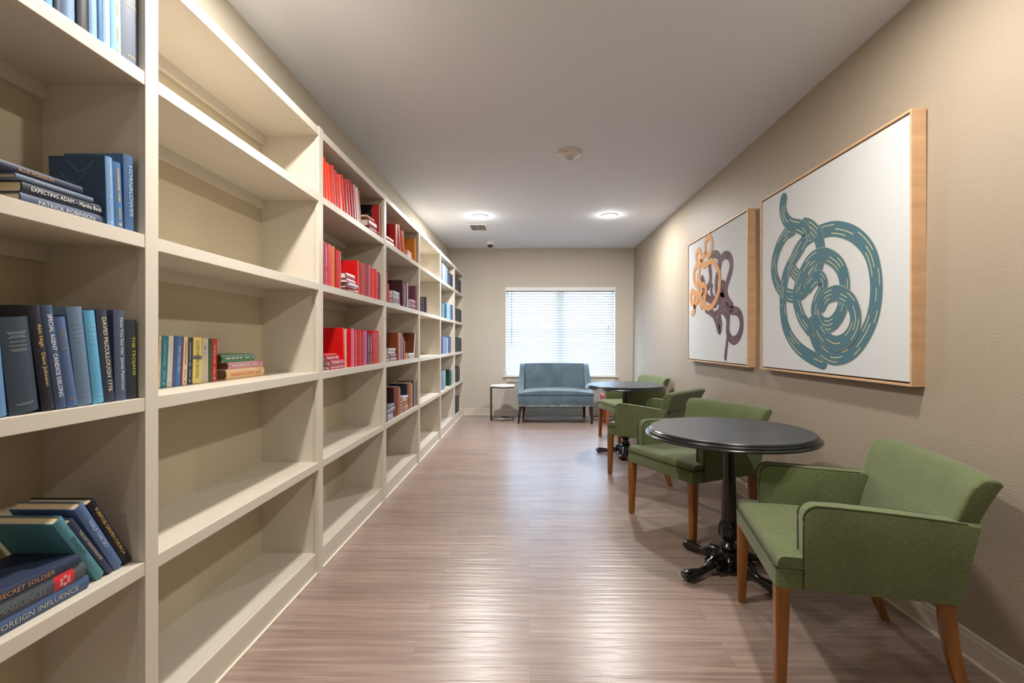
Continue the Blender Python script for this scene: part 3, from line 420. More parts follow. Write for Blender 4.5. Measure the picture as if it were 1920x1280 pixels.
('s', 4, 'D', -1.118, 4.6668, 0.581, 0.0293, 0.246, 0.0, '2c2024', 'black thin book, tenth upright from left on fourth shelf of fourth bay', {}),
('s', 4, 'D', -1.118, 4.7039, 0.581, 0.0296, 0.249, 0.015, '8c7c84', 'grey mauve thin book, eleventh upright from left on fourth shelf of fourth bay', {}),
('s', 4, 'D', -1.118, 4.7417, 0.581, 0.0377, 0.245, 0.015, 'a8a0a8', 'pale grey thin book, twelfth upright from left on fourth shelf of fourth bay', {}),
('s', 4, 'D', -1.118, 4.7808, 0.581, 0.0307, 0.239, 0.016, '44343c', 'dark plum thin book, thirteenth upright from left on fourth shelf of fourth bay', {}),
('s', 4, 'D', -1.118, 4.7881, 0.581, 0.0234, 0.233, 0.017, '9c8c8c', 'taupe thin book by the upright, fourteenth upright from left on fourth shelf of fourth bay', {}),
('f', 4, 'D', -1.118, 3.9867, 0.581, 0.0226, 0.18, 0, '8c8494', 'grey lilac book lowest in the left pile on fourth shelf of fourth bay', {'L': 0.18}),
('f', 4, 'D', -1.118, 3.9813, 0.6041, 0.024, 0.17, 0, '9c98a8', 'pale lilac book in the left pile on fourth shelf of fourth bay', {'L': 0.17}),
('f', 4, 'D', -1.118, 3.9948, 0.6286, 0.0211, 0.18, 0, '5c4450', 'plum book in the left pile on fourth shelf of fourth bay', {'L': 0.18}),
('f', 4, 'D', -1.118, 4.0357, 0.6502, 0.0206, 0.21, 0, 'a8acb4', 'silver book jutting from the left pile on fourth shelf of fourth bay', {'L': 0.21}),
('f', 4, 'D', -1.118, 4.0083, 0.6712, 0.0318, 0.19, 0, '687078', 'slate book topping the left pile on fourth shelf of fourth bay', {'L': 0.19}),
('f', 4, 'D', -1.118, 4.4828, 0.581, 0.027, 0.18, 0, '9c5c50', 'brown rose book lowest in the middle pile on fourth shelf of fourth bay', {'L': 0.18}),
('f', 4, 'D', -1.118, 4.4828, 0.6085, 0.0254, 0.18, 0, 'b87c6c', 'salmon brown book in the middle pile on fourth shelf of fourth bay', {'L': 0.18}),
('f', 4, 'D', -1.118, 4.4557, 0.6344, 0.0269, 0.16, 0, '8c6038', 'olive brown book in the middle pile on fourth shelf of fourth bay', {'L': 0.16}),
('f', 4, 'D', -1.118, 4.4557, 0.6618, 0.0319, 0.16, 0, 'b08450', 'ochre brown book in the middle pile on fourth shelf of fourth bay', {'L': 0.16}),
('f', 4, 'D', -1.118, 4.476, 0.6942, 0.0253, 0.18, 0, 'b8b8c8', 'pale grey book topping the middle pile on fourth shelf of fourth bay', {'L': 0.18}),
('s', 5, 'B', -1.146, 5.0518, 1.515, 0.064, 0.162, 0.052, '3c141c', 'dark maroon hardback with broad spine, first upright from left on second shelf of fifth bay', {}),
('s', 5, 'B', -1.138, 5.1168, 1.515, 0.064, 0.152, 0.052, '3c141c', 'dark maroon hardback with broad spine, second upright from left on second shelf of fifth bay', {'k': 1.15}),
('s', 5, 'B', -1.13, 5.1818, 1.515, 0.064, 0.157, 0.052, '3c141c', 'dark maroon hardback with broad spine, third upright from left on second shelf of fifth bay', {'k': 0.8}),
('s', 5, 'B', -1.146, 5.2468, 1.515, 0.064, 0.162, 0.052, '3c141c', 'dark maroon hardback with broad spine, fourth upright from left on second shelf of fifth bay', {'k': 1.05}),
('s', 5, 'B', -1.13, 5.3217, 1.515, 0.0474, 0.182, 0.052, '4c3c40', 'charcoal hardback with grey edge, fifth upright from left on second shelf of fifth bay', {}),
('s', 5, 'B', -1.146, 5.3698, 1.515, 0.0474, 0.171, 0.052, '4c3c40', 'charcoal hardback with grey edge, sixth upright from left on second shelf of fifth bay', {'k': 1.15}),
('s', 6, 'A', -1.134, 6.2165, 1.979, 0.059, 0.248, 0.0, '707890', 'slate grey hardback, first upright from left on top shelf of sixth bay', {}),
('s', 6, 'A', -1.126, 6.2764, 1.979, 0.059, 0.233, 0.0, '707890', 'slate grey hardback, second upright from left on top shelf of sixth bay', {'k': 1.15}),
('s', 6, 'A', -1.126, 6.3498, 1.979, 0.0477, 0.25, 0.0, 'a8c0dc', 'pale blue hardback, third upright from left on top shelf of sixth bay', {}),
('s', 6, 'A', -1.118, 6.3982, 1.979, 0.0477, 0.235, 0.0, 'a8c0dc', 'pale blue hardback, fourth upright from left on top shelf of sixth bay', {'k': 1.15}),
('s', 6, 'A', -1.118, 6.4748, 1.979, 0.0424, 0.233, 0.0, '8894a8', 'grey blue hardback, fifth upright from left on top shelf of sixth bay', {}),
('s', 6, 'A', -1.134, 6.5178, 1.979, 0.0424, 0.219, 0.0, '8894a8', 'grey blue hardback, sixth upright from left on top shelf of sixth bay', {'k': 1.15}),
('s', 6, 'A', -1.134, 6.5755, 1.979, 0.0511, 0.249, 0.0, '8ca8c4', 'light steel blue hardback, seventh upright from left on top shelf of sixth bay', {}),
('s', 6, 'A', -1.126, 6.6274, 1.979, 0.0511, 0.234, 0.0, '8ca8c4', 'light steel blue hardback, eighth upright from left on top shelf of sixth bay', {'k': 1.15}),
('s', 6, 'A', -1.126, 6.7096, 1.979, 0.061, 0.175, 0.0, '4c5870', 'short slate hardback, ninth upright from left on top shelf of sixth bay', {}),
('s', 6, 'A', -1.118, 6.7716, 1.979, 0.061, 0.164, 0.0, '4c5870', 'short slate hardback, tenth upright from left on top shelf of sixth bay', {'k': 1.15}),
('s', 6, 'A', -1.118, 6.8492, 1.979, 0.0606, 0.197, 0.0, '30405c', 'short navy hardback, eleventh upright from left on top shelf of sixth bay', {}),
('s', 6, 'A', -1.134, 6.9107, 1.979, 0.0606, 0.185, 0.0, '30405c', 'short navy hardback, twelfth upright from left on top shelf of sixth bay', {'k': 1.15}),
('s', 6, 'A', -1.126, 6.9722, 1.979, 0.0606, 0.191, 0.0, '30405c', 'short navy hardback, thirteenth upright from left on top shelf of sixth bay', {'k': 0.8}),
('s', 6, 'A', -1.118, 7.0309, 1.979, 0.0606, 0.197, 0.0, '30405c', 'short navy hardback, fourteenth upright from left on top shelf of sixth bay', {'k': 1.05}),
('s', 6, 'B', -1.126, 6.2034, 1.515, 0.0587, 0.188, 0.0, '587c88', 'teal grey hardback, first upright from left on second shelf of sixth bay', {}),
('s', 6, 'B', -1.118, 6.263, 1.515, 0.0587, 0.177, 0.0, '587c88', 'teal grey hardback, second upright from left on second shelf of sixth bay', {'k': 1.15}),
('s', 6, 'B', -1.118, 6.3362, 1.515, 0.0544, 0.195, 0.0, '7898a4', 'pale teal hardback, third upright from left on second shelf of sixth bay', {}),
('s', 6, 'B', -1.134, 6.3914, 1.515, 0.0544, 0.183, 0.0, '7898a4', 'pale teal hardback, fourth upright from left on second shelf of sixth bay', {'k': 1.15}),
('s', 6, 'B', -1.134, 6.5032, 1.515, 0.05, 0.215, 0.0, '2c3c54', 'navy hardback, fifth upright from left on second shelf of sixth bay', {}),
('s', 6, 'B', -1.126, 6.554, 1.515, 0.05, 0.202, 0.0, '2c3c54', 'navy hardback, sixth upright from left on second shelf of sixth bay', {'k': 1.15}),
('s', 6, 'B', -1.126, 6.627, 1.515, 0.0709, 0.221, 0.0, '8cc0e0', 'sky blue hardback, seventh upright from left on second shelf of sixth bay', {}),
('s', 6, 'B', -1.118, 6.699, 1.515, 0.0709, 0.208, 0.0, '8cc0e0', 'sky blue hardback, eighth upright from left on second shelf of sixth bay', {'k': 1.15}),
('s', 6, 'B', -1.118, 6.7864, 1.515, 0.0523, 0.221, 0.0, 'b8d0e8', 'ice blue hardback with dark title, ninth upright from left on second shelf of sixth bay', {'T': 'bars_gray'}),
('s', 6, 'B', -1.134, 6.8395, 1.515, 0.0523, 0.208, 0.0, 'b8d0e8', 'ice blue hardback with dark title, tenth upright from left on second shelf of sixth bay', {'T': 'bars_gray', 'k': 1.15}),
('s', 6, 'B', -1.126, 6.8925, 1.515, 0.0523, 0.214, 0.0, 'b8d0e8', 'ice blue hardback with dark title, eleventh upright from left on second shelf of sixth bay', {'T': 'bars_gray', 'k': 0.8}),
('s', 6, 'B', -1.118, 6.9701, 1.515, 0.052, 0.222, 0.0, '4c6494', 'cobalt grey hardback, twelfth upright from left on second shelf of sixth bay', {}),
('s', 6, 'B', -1.134, 7.0229, 1.515, 0.052, 0.209, 0.0, '4c6494', 'cobalt grey hardback, thirteenth upright from left on second shelf of sixth bay', {'k': 1.15}),
('s', 6, 'B', -1.126, 7.0395, 1.515, 0.052, 0.215, 0.0, '4c6494', 'cobalt grey hardback, fourteenth upright from left on second shelf of sixth bay', {'k': 0.8}),
('s', 6, 'B', -1.118, 7.0395, 1.515, 0.052, 0.222, 0.0, '4c6494', 'cobalt grey hardback, fifteenth upright from left on second shelf of sixth bay', {'k': 1.05}),
('s', 6, 'C', -1.126, 6.1905, 1.049, 0.0523, 0.232, 0.0, '44507c', 'indigo hardback, first upright from left on middle shelf of sixth bay', {}),
('s', 6, 'C', -1.118, 6.2436, 1.049, 0.0523, 0.218, 0.0, '44507c', 'indigo hardback, second upright from left on middle shelf of sixth bay', {'k': 1.15}),
('s', 6, 'C', -1.134, 6.2967, 1.049, 0.0523, 0.225, 0.0, '44507c', 'indigo hardback, third upright from left on middle shelf of sixth bay', {'k': 0.8}),
('s', 6, 'C', -1.126, 6.3635, 1.049, 0.0479, 0.229, 0.0, '8c9cbc', 'periwinkle hardback, fourth upright from left on middle shelf of sixth bay', {}),
('s', 6, 'C', -1.118, 6.4121, 1.049, 0.0479, 0.215, 0.0, '8c9cbc', 'periwinkle hardback, fifth upright from left on middle shelf of sixth bay', {'k': 1.15}),
('s', 6, 'C', -1.118, 6.4819, 1.049, 0.0461, 0.232, 0.0, '6478a0', 'denim hardback, sixth upright from left on middle shelf of sixth bay', {}),
('s', 6, 'C', -1.134, 6.5287, 1.049, 0.0461, 0.218, 0.0, '6478a0', 'denim hardback, seventh upright from left on middle shelf of sixth bay', {'k': 1.15}),
('s', 6, 'C', -1.134, 6.5901, 1.049, 0.0663, 0.226, 0.0, 'a4b4d4', 'pale periwinkle hardback, eighth upright from left on middle shelf of sixth bay', {}),
('s', 6, 'C', -1.126, 6.6574, 1.049, 0.0663, 0.212, 0.0, 'a4b4d4', 'pale periwinkle hardback, ninth upright from left on middle shelf of sixth bay', {'k': 1.15}),
('s', 6, 'C', -1.126, 6.7401, 1.049, 0.0627, 0.228, 0.0, '3c4c78', 'navy blue hardback, tenth upright from left on middle shelf of sixth bay', {}),
('s', 6, 'C', -1.118, 6.8038, 1.049, 0.0627, 0.214, 0.0, '3c4c78', 'navy blue hardback, eleventh upright from left on middle shelf of sixth bay', {'k': 1.15}),
('s', 6, 'C', -1.134, 6.8674, 1.049, 0.0627, 0.221, 0.0, '3c4c78', 'navy blue hardback, twelfth upright from left on middle shelf of sixth bay', {'k': 0.8}),
('s', 6, 'C', -1.126, 6.9311, 1.049, 0.0627, 0.228, 0.0, '3c4c78', 'navy blue hardback, thirteenth upright from left on middle shelf of sixth bay', {'k': 1.05}),
('s', 6, 'D', -1.134, 6.1647, 0.581, 0.0514, 0.25, 0.0, '7890a8', 'grey blue hardback, first upright from left on fourth shelf of sixth bay', {}),
('s', 6, 'D', -1.126, 6.2169, 0.581, 0.0514, 0.235, 0.0, '7890a8', 'grey blue hardback, second upright from left on fourth shelf of sixth bay', {'k': 1.15}),
('s', 6, 'D', -1.126, 6.2824, 0.581, 0.0534, 0.25, 0.0, '8ca4bc', 'light grey blue hardback, third upright from left on fourth shelf of sixth bay', {}),
('s', 6, 'D', -1.118, 6.3366, 0.581, 0.0534, 0.235, 0.0, '8ca4bc', 'light grey blue hardback, fourth upright from left on fourth shelf of sixth bay', {'k': 1.15}),
('s', 6, 'D', -1.118, 6.4186, 0.581, 0.07, 0.248, 0.0, 'b4d0d8', 'pale aqua hardback, fifth upright from left on fourth shelf of sixth bay', {}),
('s', 6, 'D', -1.134, 6.4897, 0.581, 0.07, 0.233, 0.0, 'b4d0d8', 'pale aqua hardback, sixth upright from left on fourth shelf of sixth bay', {'k': 1.15}),
('s', 6, 'D', -1.134, 6.8891, 0.581, 0.0637, 0.23, 0.0, '0c4434', 'dark green hardback with cover showing, seventh upright from left on fourth shelf of sixth bay', {}),
('s', 6, 'D', -1.118, 6.9619, 0.581, 0.0408, 0.219, 0.0, '5c8484', 'sage thin hardback, eighth upright from left on fourth shelf of sixth bay', {}),
('s', 6, 'D', -1.134, 7.0033, 0.581, 0.0408, 0.206, 0.0, '5c8484', 'sage thin hardback, ninth upright from left on fourth shelf of sixth bay', {'k': 1.15}),
('s', 7, 'A', -1.134, 7.2388, 1.979, 0.0551, 0.232, 0.0, '2a2a2e', 'black hardback, first upright from left on top shelf of farthest bay', {}),
('s', 7, 'A', -1.126, 7.2947, 1.979, 0.0551, 0.218, 0.0, '2a2a2e', 'black hardback, second upright from left on top shelf of farthest bay', {'k': 1.15}),
('s', 7, 'A', -1.126, 7.3599, 1.979, 0.0526, 0.235, 0.0, '38383c', 'charcoal hardback, third upright from left on top shelf of farthest bay', {}),
('s', 7, 'A', -1.118, 7.4134, 1.979, 0.0526, 0.221, 0.0, '38383c', 'charcoal hardback, fourth upright from left on top shelf of farthest bay', {'k': 1.15}),
('s', 7, 'A', -1.118, 7.4762, 1.979, 0.0545, 0.23, 0.0, '1c1c20', 'jet black hardback, fifth upright from left on top shelf of farthest bay', {}),
('s', 7, 'A', -1.134, 7.5315, 1.979, 0.0545, 0.216, 0.0, '1c1c20', 'jet black hardback, sixth upright from left on top shelf of farthest bay', {'k': 1.15}),
('s', 7, 'A', -1.134, 7.5966, 1.979, 0.0564, 0.233, 0.0, '44444c', 'grey hardback, seventh upright from left on top shelf of farthest bay', {}),
('s', 7, 'A', -1.126, 7.6538, 1.979, 0.0564, 0.219, 0.0, '44444c', 'grey hardback, eighth upright from left on top shelf of farthest bay', {'k': 1.15}),
('s', 7, 'A', -1.126, 7.7212, 1.979, 0.0583, 0.22, 0.0, '303238', 'slate black hardback, ninth upright from left on top shelf of farthest bay', {}),
('s', 7, 'A', -1.118, 7.7804, 1.979, 0.0583, 0.207, 0.0, '303238', 'slate black hardback, tenth upright from left on top shelf of farthest bay', {'k': 1.15}),
('s', 7, 'A', -1.118, 7.8501, 1.979, 0.0504, 0.218, 0.0, '242428', 'ink black hardback, eleventh upright from left on top shelf of farthest bay', {}),
('s', 7, 'A', -1.134, 7.9013, 1.979, 0.0504, 0.205, 0.0, '242428', 'ink black hardback, twelfth upright from left on top shelf of farthest bay', {'k': 1.15}),
('s', 7, 'A', -1.126, 7.9496, 1.979, 0.0504, 0.211, 0.0, '242428', 'ink black hardback, thirteenth upright from left on top shelf of farthest bay', {'k': 0.8}),
('s', 7, 'B', -1.118, 7.2442, 1.515, 0.0594, 0.207, 0.0, '2a2a2e', 'black hardback, first upright from left on second shelf of farthest bay', {}),
('s', 7, 'B', -1.134, 7.3045, 1.515, 0.0594, 0.195, 0.0, '2a2a2e', 'black hardback, second upright from left on second shelf of farthest bay', {'k': 1.15}),
('s', 7, 'B', -1.134, 7.3749, 1.515, 0.0427, 0.209, 0.0, '38383c', 'charcoal hardback, third upright from left on second shelf of farthest bay', {}),
('s', 7, 'B', -1.126, 7.4182, 1.515, 0.0427, 0.196, 0.0, '38383c', 'charcoal hardback, fourth upright from left on second shelf of farthest bay', {'k': 1.15}),
('s', 7, 'B', -1.126, 7.471, 1.515, 0.0486, 0.208, 0.0, '1c1c20', 'jet black hardback, fifth upright from left on second shelf of farthest bay', {}),
('s', 7, 'B', -1.118, 7.5203, 1.515, 0.0486, 0.196, 0.0, '1c1c20', 'jet black hardback, sixth upright from left on second shelf of farthest bay', {'k': 1.15}),
('s', 7, 'B', -1.118, 7.5798, 1.515, 0.06, 0.208, 0.0, '44444c', 'grey hardback, seventh upright from left on second shelf of farthest bay', {}),
('s', 7, 'B', -1.134, 7.6407, 1.515, 0.06, 0.196, 0.0, '44444c', 'grey hardback, eighth upright from left on second shelf of farthest bay', {'k': 1.15}),
('s', 7, 'B', -1.134, 7.7123, 1.515, 0.0569, 0.213, 0.0, '303238', 'slate black hardback, ninth upright from left on second shelf of farthest bay', {}),
('s', 7, 'B', -1.126, 7.7701, 1.515, 0.0569, 0.2, 0.0, '303238', 'slate black hardback, tenth upright from left on second shelf of farthest bay', {'k': 1.15}),
('s', 7, 'B', -1.126, 7.8389, 1.515, 0.0695, 0.215, 0.0, '242428', 'ink black hardback, eleventh upright from left on second shelf of farthest bay', {}),
('s', 7, 'B', -1.118, 7.9095, 1.515, 0.0695, 0.202, 0.0, '242428', 'ink black hardback, twelfth upright from left on second shelf of farthest bay', {'k': 1.15}),
('s', 7, 'C', -1.118, 7.223, 1.049, 0.0647, 0.223, 0.0, '2a2a2e', 'black hardback, first upright from left on middle shelf of farthest bay', {}),
('s', 7, 'C', -1.134, 7.2887, 1.049, 0.0647, 0.21, 0.0, '2a2a2e', 'black hardback, second upright from left on middle shelf of farthest bay', {'k': 1.15}),
('s', 7, 'C', -1.134, 7.3643, 1.049, 0.0584, 0.222, 0.0, '38383c', 'charcoal hardback, third upright from left on middle shelf of farthest bay', {}),
('s', 7, 'C', -1.126, 7.4235, 1.049, 0.0584, 0.209, 0.0, '38383c', 'charcoal hardback, fourth upright from left on middle shelf of farthest bay', {'k': 1.15}),
('s', 7, 'C', -1.126, 7.4926, 1.049, 0.0512, 0.229, 0.0, '1c1c20', 'jet black hardback, fifth upright from left on middle shelf of farthest bay', {}),
('s', 7, 'C', -1.118, 7.5446, 1.049, 0.0512, 0.215, 0.0, '1c1c20', 'jet black hardback, sixth upright from left on middle shelf of farthest bay', {'k': 1.15}),
('s', 7, 'C', -1.118, 7.6064, 1.049, 0.0576, 0.227, 0.0, '44444c', 'grey hardback, seventh upright from left on middle shelf of farthest bay', {}),
('s', 7, 'C', -1.134, 7.665, 1.049, 0.0576, 0.213, 0.0, '44444c', 'grey hardback, eighth upright from left on middle shelf of farthest bay', {'k': 1.15}),
('s', 7, 'C', -1.134, 7.7338, 1.049, 0.0547, 0.225, 0.0, '303238', 'slate black hardback, ninth upright from left on middle shelf of farthest bay', {}),
('s', 7, 'C', -1.126, 7.7894, 1.049, 0.0547, 0.212, 0.0, '303238', 'slate black hardback, tenth upright from left on middle shelf of farthest bay', {'k': 1.15}),
('s', 7, 'C', -1.126, 7.8554, 1.049, 0.0617, 0.223, 0.0, '242428', 'ink black hardback, eleventh upright from left on middle shelf of farthest bay', {}),
('s', 7, 'C', -1.118, 7.9181, 1.049, 0.0617, 0.21, 0.0, '242428', 'ink black hardback, twelfth upright from left on middle shelf of farthest bay', {'k': 1.15}),
('s', 7, 'D', -1.118, 7.2482, 0.581, 0.0701, 0.25, 0.0, '2a2a2e', 'black hardback, first upright from left on fourth shelf of farthest bay', {}),
('s', 7, 'D', -1.134, 7.3194, 0.581, 0.0701, 0.235, 0.0, '2a2a2e', 'black hardback, second upright from left on fourth shelf of farthest bay', {'k': 1.15}),
('s', 7, 'D', -1.134, 7.3982, 0.581, 0.0535, 0.236, 0.0, '38383c', 'charcoal hardback, third upright from left on fourth shelf of farthest bay', {}),
('s', 7, 'D', -1.126, 7.4526, 0.581, 0.0535, 0.222, 0.0, '38383c', 'charcoal hardback, fourth upright from left on fourth shelf of farthest bay', {'k': 1.15}),
('s', 7, 'D', -1.126, 7.5147, 0.581, 0.0452, 0.233, 0.0, '1c1c20', 'jet black hardback, fifth upright from left on fourth shelf of farthest bay', {}),
('s', 7, 'D', -1.118, 7.5606, 0.581, 0.0452, 0.219, 0.0, '1c1c20', 'jet black hardback, sixth upright from left on fourth shelf of farthest bay', {'k': 1.15}),
('s', 7, 'D', -1.118, 7.6147, 0.581, 0.0567, 0.246, 0.0, '44444c', 'grey hardback, seventh upright from left on fourth shelf of farthest bay', {}),
('s', 7, 'D', -1.134, 7.6722, 0.581, 0.0567, 0.231, 0.0, '44444c', 'grey hardback, eighth upright from left on fourth shelf of farthest bay', {'k': 1.15}),
('s', 7, 'D', -1.134, 7.7381, 0.581, 0.0585, 0.237, 0.0, '303238', 'slate black hardback, ninth upright from left on fourth shelf of farthest bay', {}),
('s', 7, 'D', -1.126, 7.7975, 0.581, 0.0585, 0.223, 0.0, '303238', 'slate black hardback, tenth upright from left on fourth shelf of farthest bay', {'k': 1.15}),
('s', 7, 'E', -1.126, 7.2116, 0.107, 0.0509, 0.25, 0.0, '2a2a2e', 'black hardback, first upright from left on bottom shelf of farthest bay', {}),
('s', 7, 'E', -1.118, 7.2632, 0.107, 0.0509, 0.235, 0.0, '2a2a2e', 'black hardback, second upright from left on bottom shelf of farthest bay', {'k': 1.15}),
('s', 7, 'E', -1.118, 7.3224, 0.107, 0.0525, 0.25, 0.0, '38383c', 'charcoal hardback, third upright from left on bottom shelf of farthest bay', {}),
('s', 7, 'E', -1.134, 7.3756, 0.107, 0.0525, 0.235, 0.0, '38383c', 'charcoal hardback, fourth upright from left on bottom shelf of farthest bay', {'k': 1.15}),
('s', 7, 'E', -1.134, 7.4366, 0.107, 0.0541, 0.25, 0.0, '1c1c20', 'jet black hardback, fifth upright from left on bottom shelf of farthest bay', {}),
('s', 7, 'E', -1.126, 7.4915, 0.107, 0.0541, 0.235, 0.0, '1c1c20', 'jet black hardback, sixth upright from left on bottom shelf of farthest bay', {'k': 1.15}),
('s', 7, 'E', -1.126, 7.5544, 0.107, 0.0558, 0.25, 0.0, '44444c', 'grey hardback, seventh upright from left on bottom shelf of farthest bay', {}),
('s', 7, 'E', -1.118, 7.611, 0.107, 0.0558, 0.235, 0.0, '44444c', 'grey hardback, eighth upright from left on bottom shelf of farthest bay', {'k': 1.15}),
('s', 7, 'E', -1.118, 7.6759, 0.107, 0.0576, 0.25, 0.0, '303238', 'slate black hardback, ninth upright from left on bottom shelf of farthest bay', {}),
('s', 7, 'E', -1.134, 7.7344, 0.107, 0.0576, 0.235, 0.0, '303238', 'slate black hardback, tenth upright from left on bottom shelf of farthest bay', {'k': 1.15}),
]

def book_cover_mesh(t, h, d, bd, soft, m, mside, strip=None):
    """spine at local y=0 facing -y, thickness along x 0..t, height along z"""
    bm = bmesh.new(); bulge = 0 if soft else min(.006, t*.16)
    N = 6; out = []; inn = []
    for k in range(N+1):
        x = t*k/N; q = 4*(k/N)*(1-k/N); out.append((x, -bulge*q)); 
    for k in range(N+1):
        x = bd+(t-2*bd)*(1-k/N); q = 4*(k/N)*(1-k/N); inn.append((x, bd*1.2-bulge*q))
    prof = [(0, d)]+out+[(t, d), (t-bd, d)]+inn+[(bd, d)]
    loft(bm, [[(x, y, z) for x, y in prof] for z in (0, h)])
    for f in bm.faces:
        c = f.calc_center_median()
        if c.x < bd*.5 and c.y > d*.3: f.material_index = 1
    return bm
def spine_marks(t, h, style, txt, bulge, band):
    """flat lettering lying on the spine, reading from head to tail"""
    y = -bulge-.0006
    if style == 'text':
        cu = bpy.data.curves.new('t', 'FONT'); cu.body = txt; cu.size = 1; cu.align_x = 'LEFT'; cu.resolution_u = 2
        to = bpy.data.objects.new('t', cu); COL.objects.link(to); bpy.context.view_layer.update()
        me = bpy.data.meshes.new_from_object(to); bpy.data.objects.remove(to, do_unlink=True)
        xs = [v.co.x for v in me.vertices]; ys = [v.co.y for v in me.vertices]
        w = max(xs)-min(xs); hh = max(ys)-min(ys); x0 = min(xs); y0 = min(ys)
        S = t*.37; sy = S/hh; sx = min(h*.8/w, sy*1.15); sy = min(sy, sx*1.9)
        if band and style == 'text' and sx*w > h*.5: sx = h*.5/w; sy = min(sy, sx*1.9)
        L = sx*w; zs = h*.93 if band else h-(h-L)*.42
        for v in me.vertices:
            u, q = (v.co.x-x0)*sx, (v.co.y-y0)*sy
            xx = t/2-sy*hh/2+q; v.co = Vector((xx, y, zs-u))
        return me
    bm = bmesh.new(); rnd = random.Random(int(t*1e5)+int(h*1e4))
    def q(x0, x1, z0, z1):
        vs = [bm.verts.new((x, y+bulge*(1-4*(x/t)*(1-x/t))+.0001, z)) for x, z in ((x0, z0), (x1, z0), (x1, z1), (x0, z1))]; bm.faces.new(vs)
    if style == 'bars_thin':
        for z in (.84, .825, .80, .785, .74, .70, .66, .645, .10, .088):
            w = t*rnd.uniform(.22, .34); x = t*.5-w
            while x < t*.5+w:
                l = rnd.uniform(.002, .005); q(x, min(x+l, t*.5+w), h*z, h*z+.0022); x += l+.0012
        me = bpy.data.meshes.new('m'); bm.to_mesh(me); bm.free(); return me
    if style == 'bars_gray' and t > .03:
        for z in (h*.80, h*.775, h*.74, h*.66, h*.64, h*.12): 
            w = t*rnd.uniform(.2, .34); q(t/2-w, t/2+w, z, z+.004)
    z = h*.9
    while z > h*.42:
        l = rnd.uniform(.002, .0055); w = min(t*.13, .0035)*rnd.uniform(.7, 1); q(t*.5-w, t*.5+w, z-l, z); z -= l+(.0016 if rnd.random() < .8 else .006)
    z = h*.32
    while z > h*.16:
        l = rnd.uniform(.0015, .004); w = min(t*.09, .0025); q(t*.5-w, t*.5+w, z-l, z); z -= l+.0014
    w = min(t*.15, .004); q(t*.5-w, t*.5+w, h*.05, h*.05+w*2)
    me = bpy.data.meshes.new('m'); bm.to_mesh(me); bm.free(); return me
TC = {'bars_thin': 'a0a0a0', 'bars_gold': 'c8a45c', 'bars_gray': 'a9b4c2', 'bars_red': 'b03a30', 'bars_cream': 'f0c8b0', 'bars_white': 'ece6ee'}
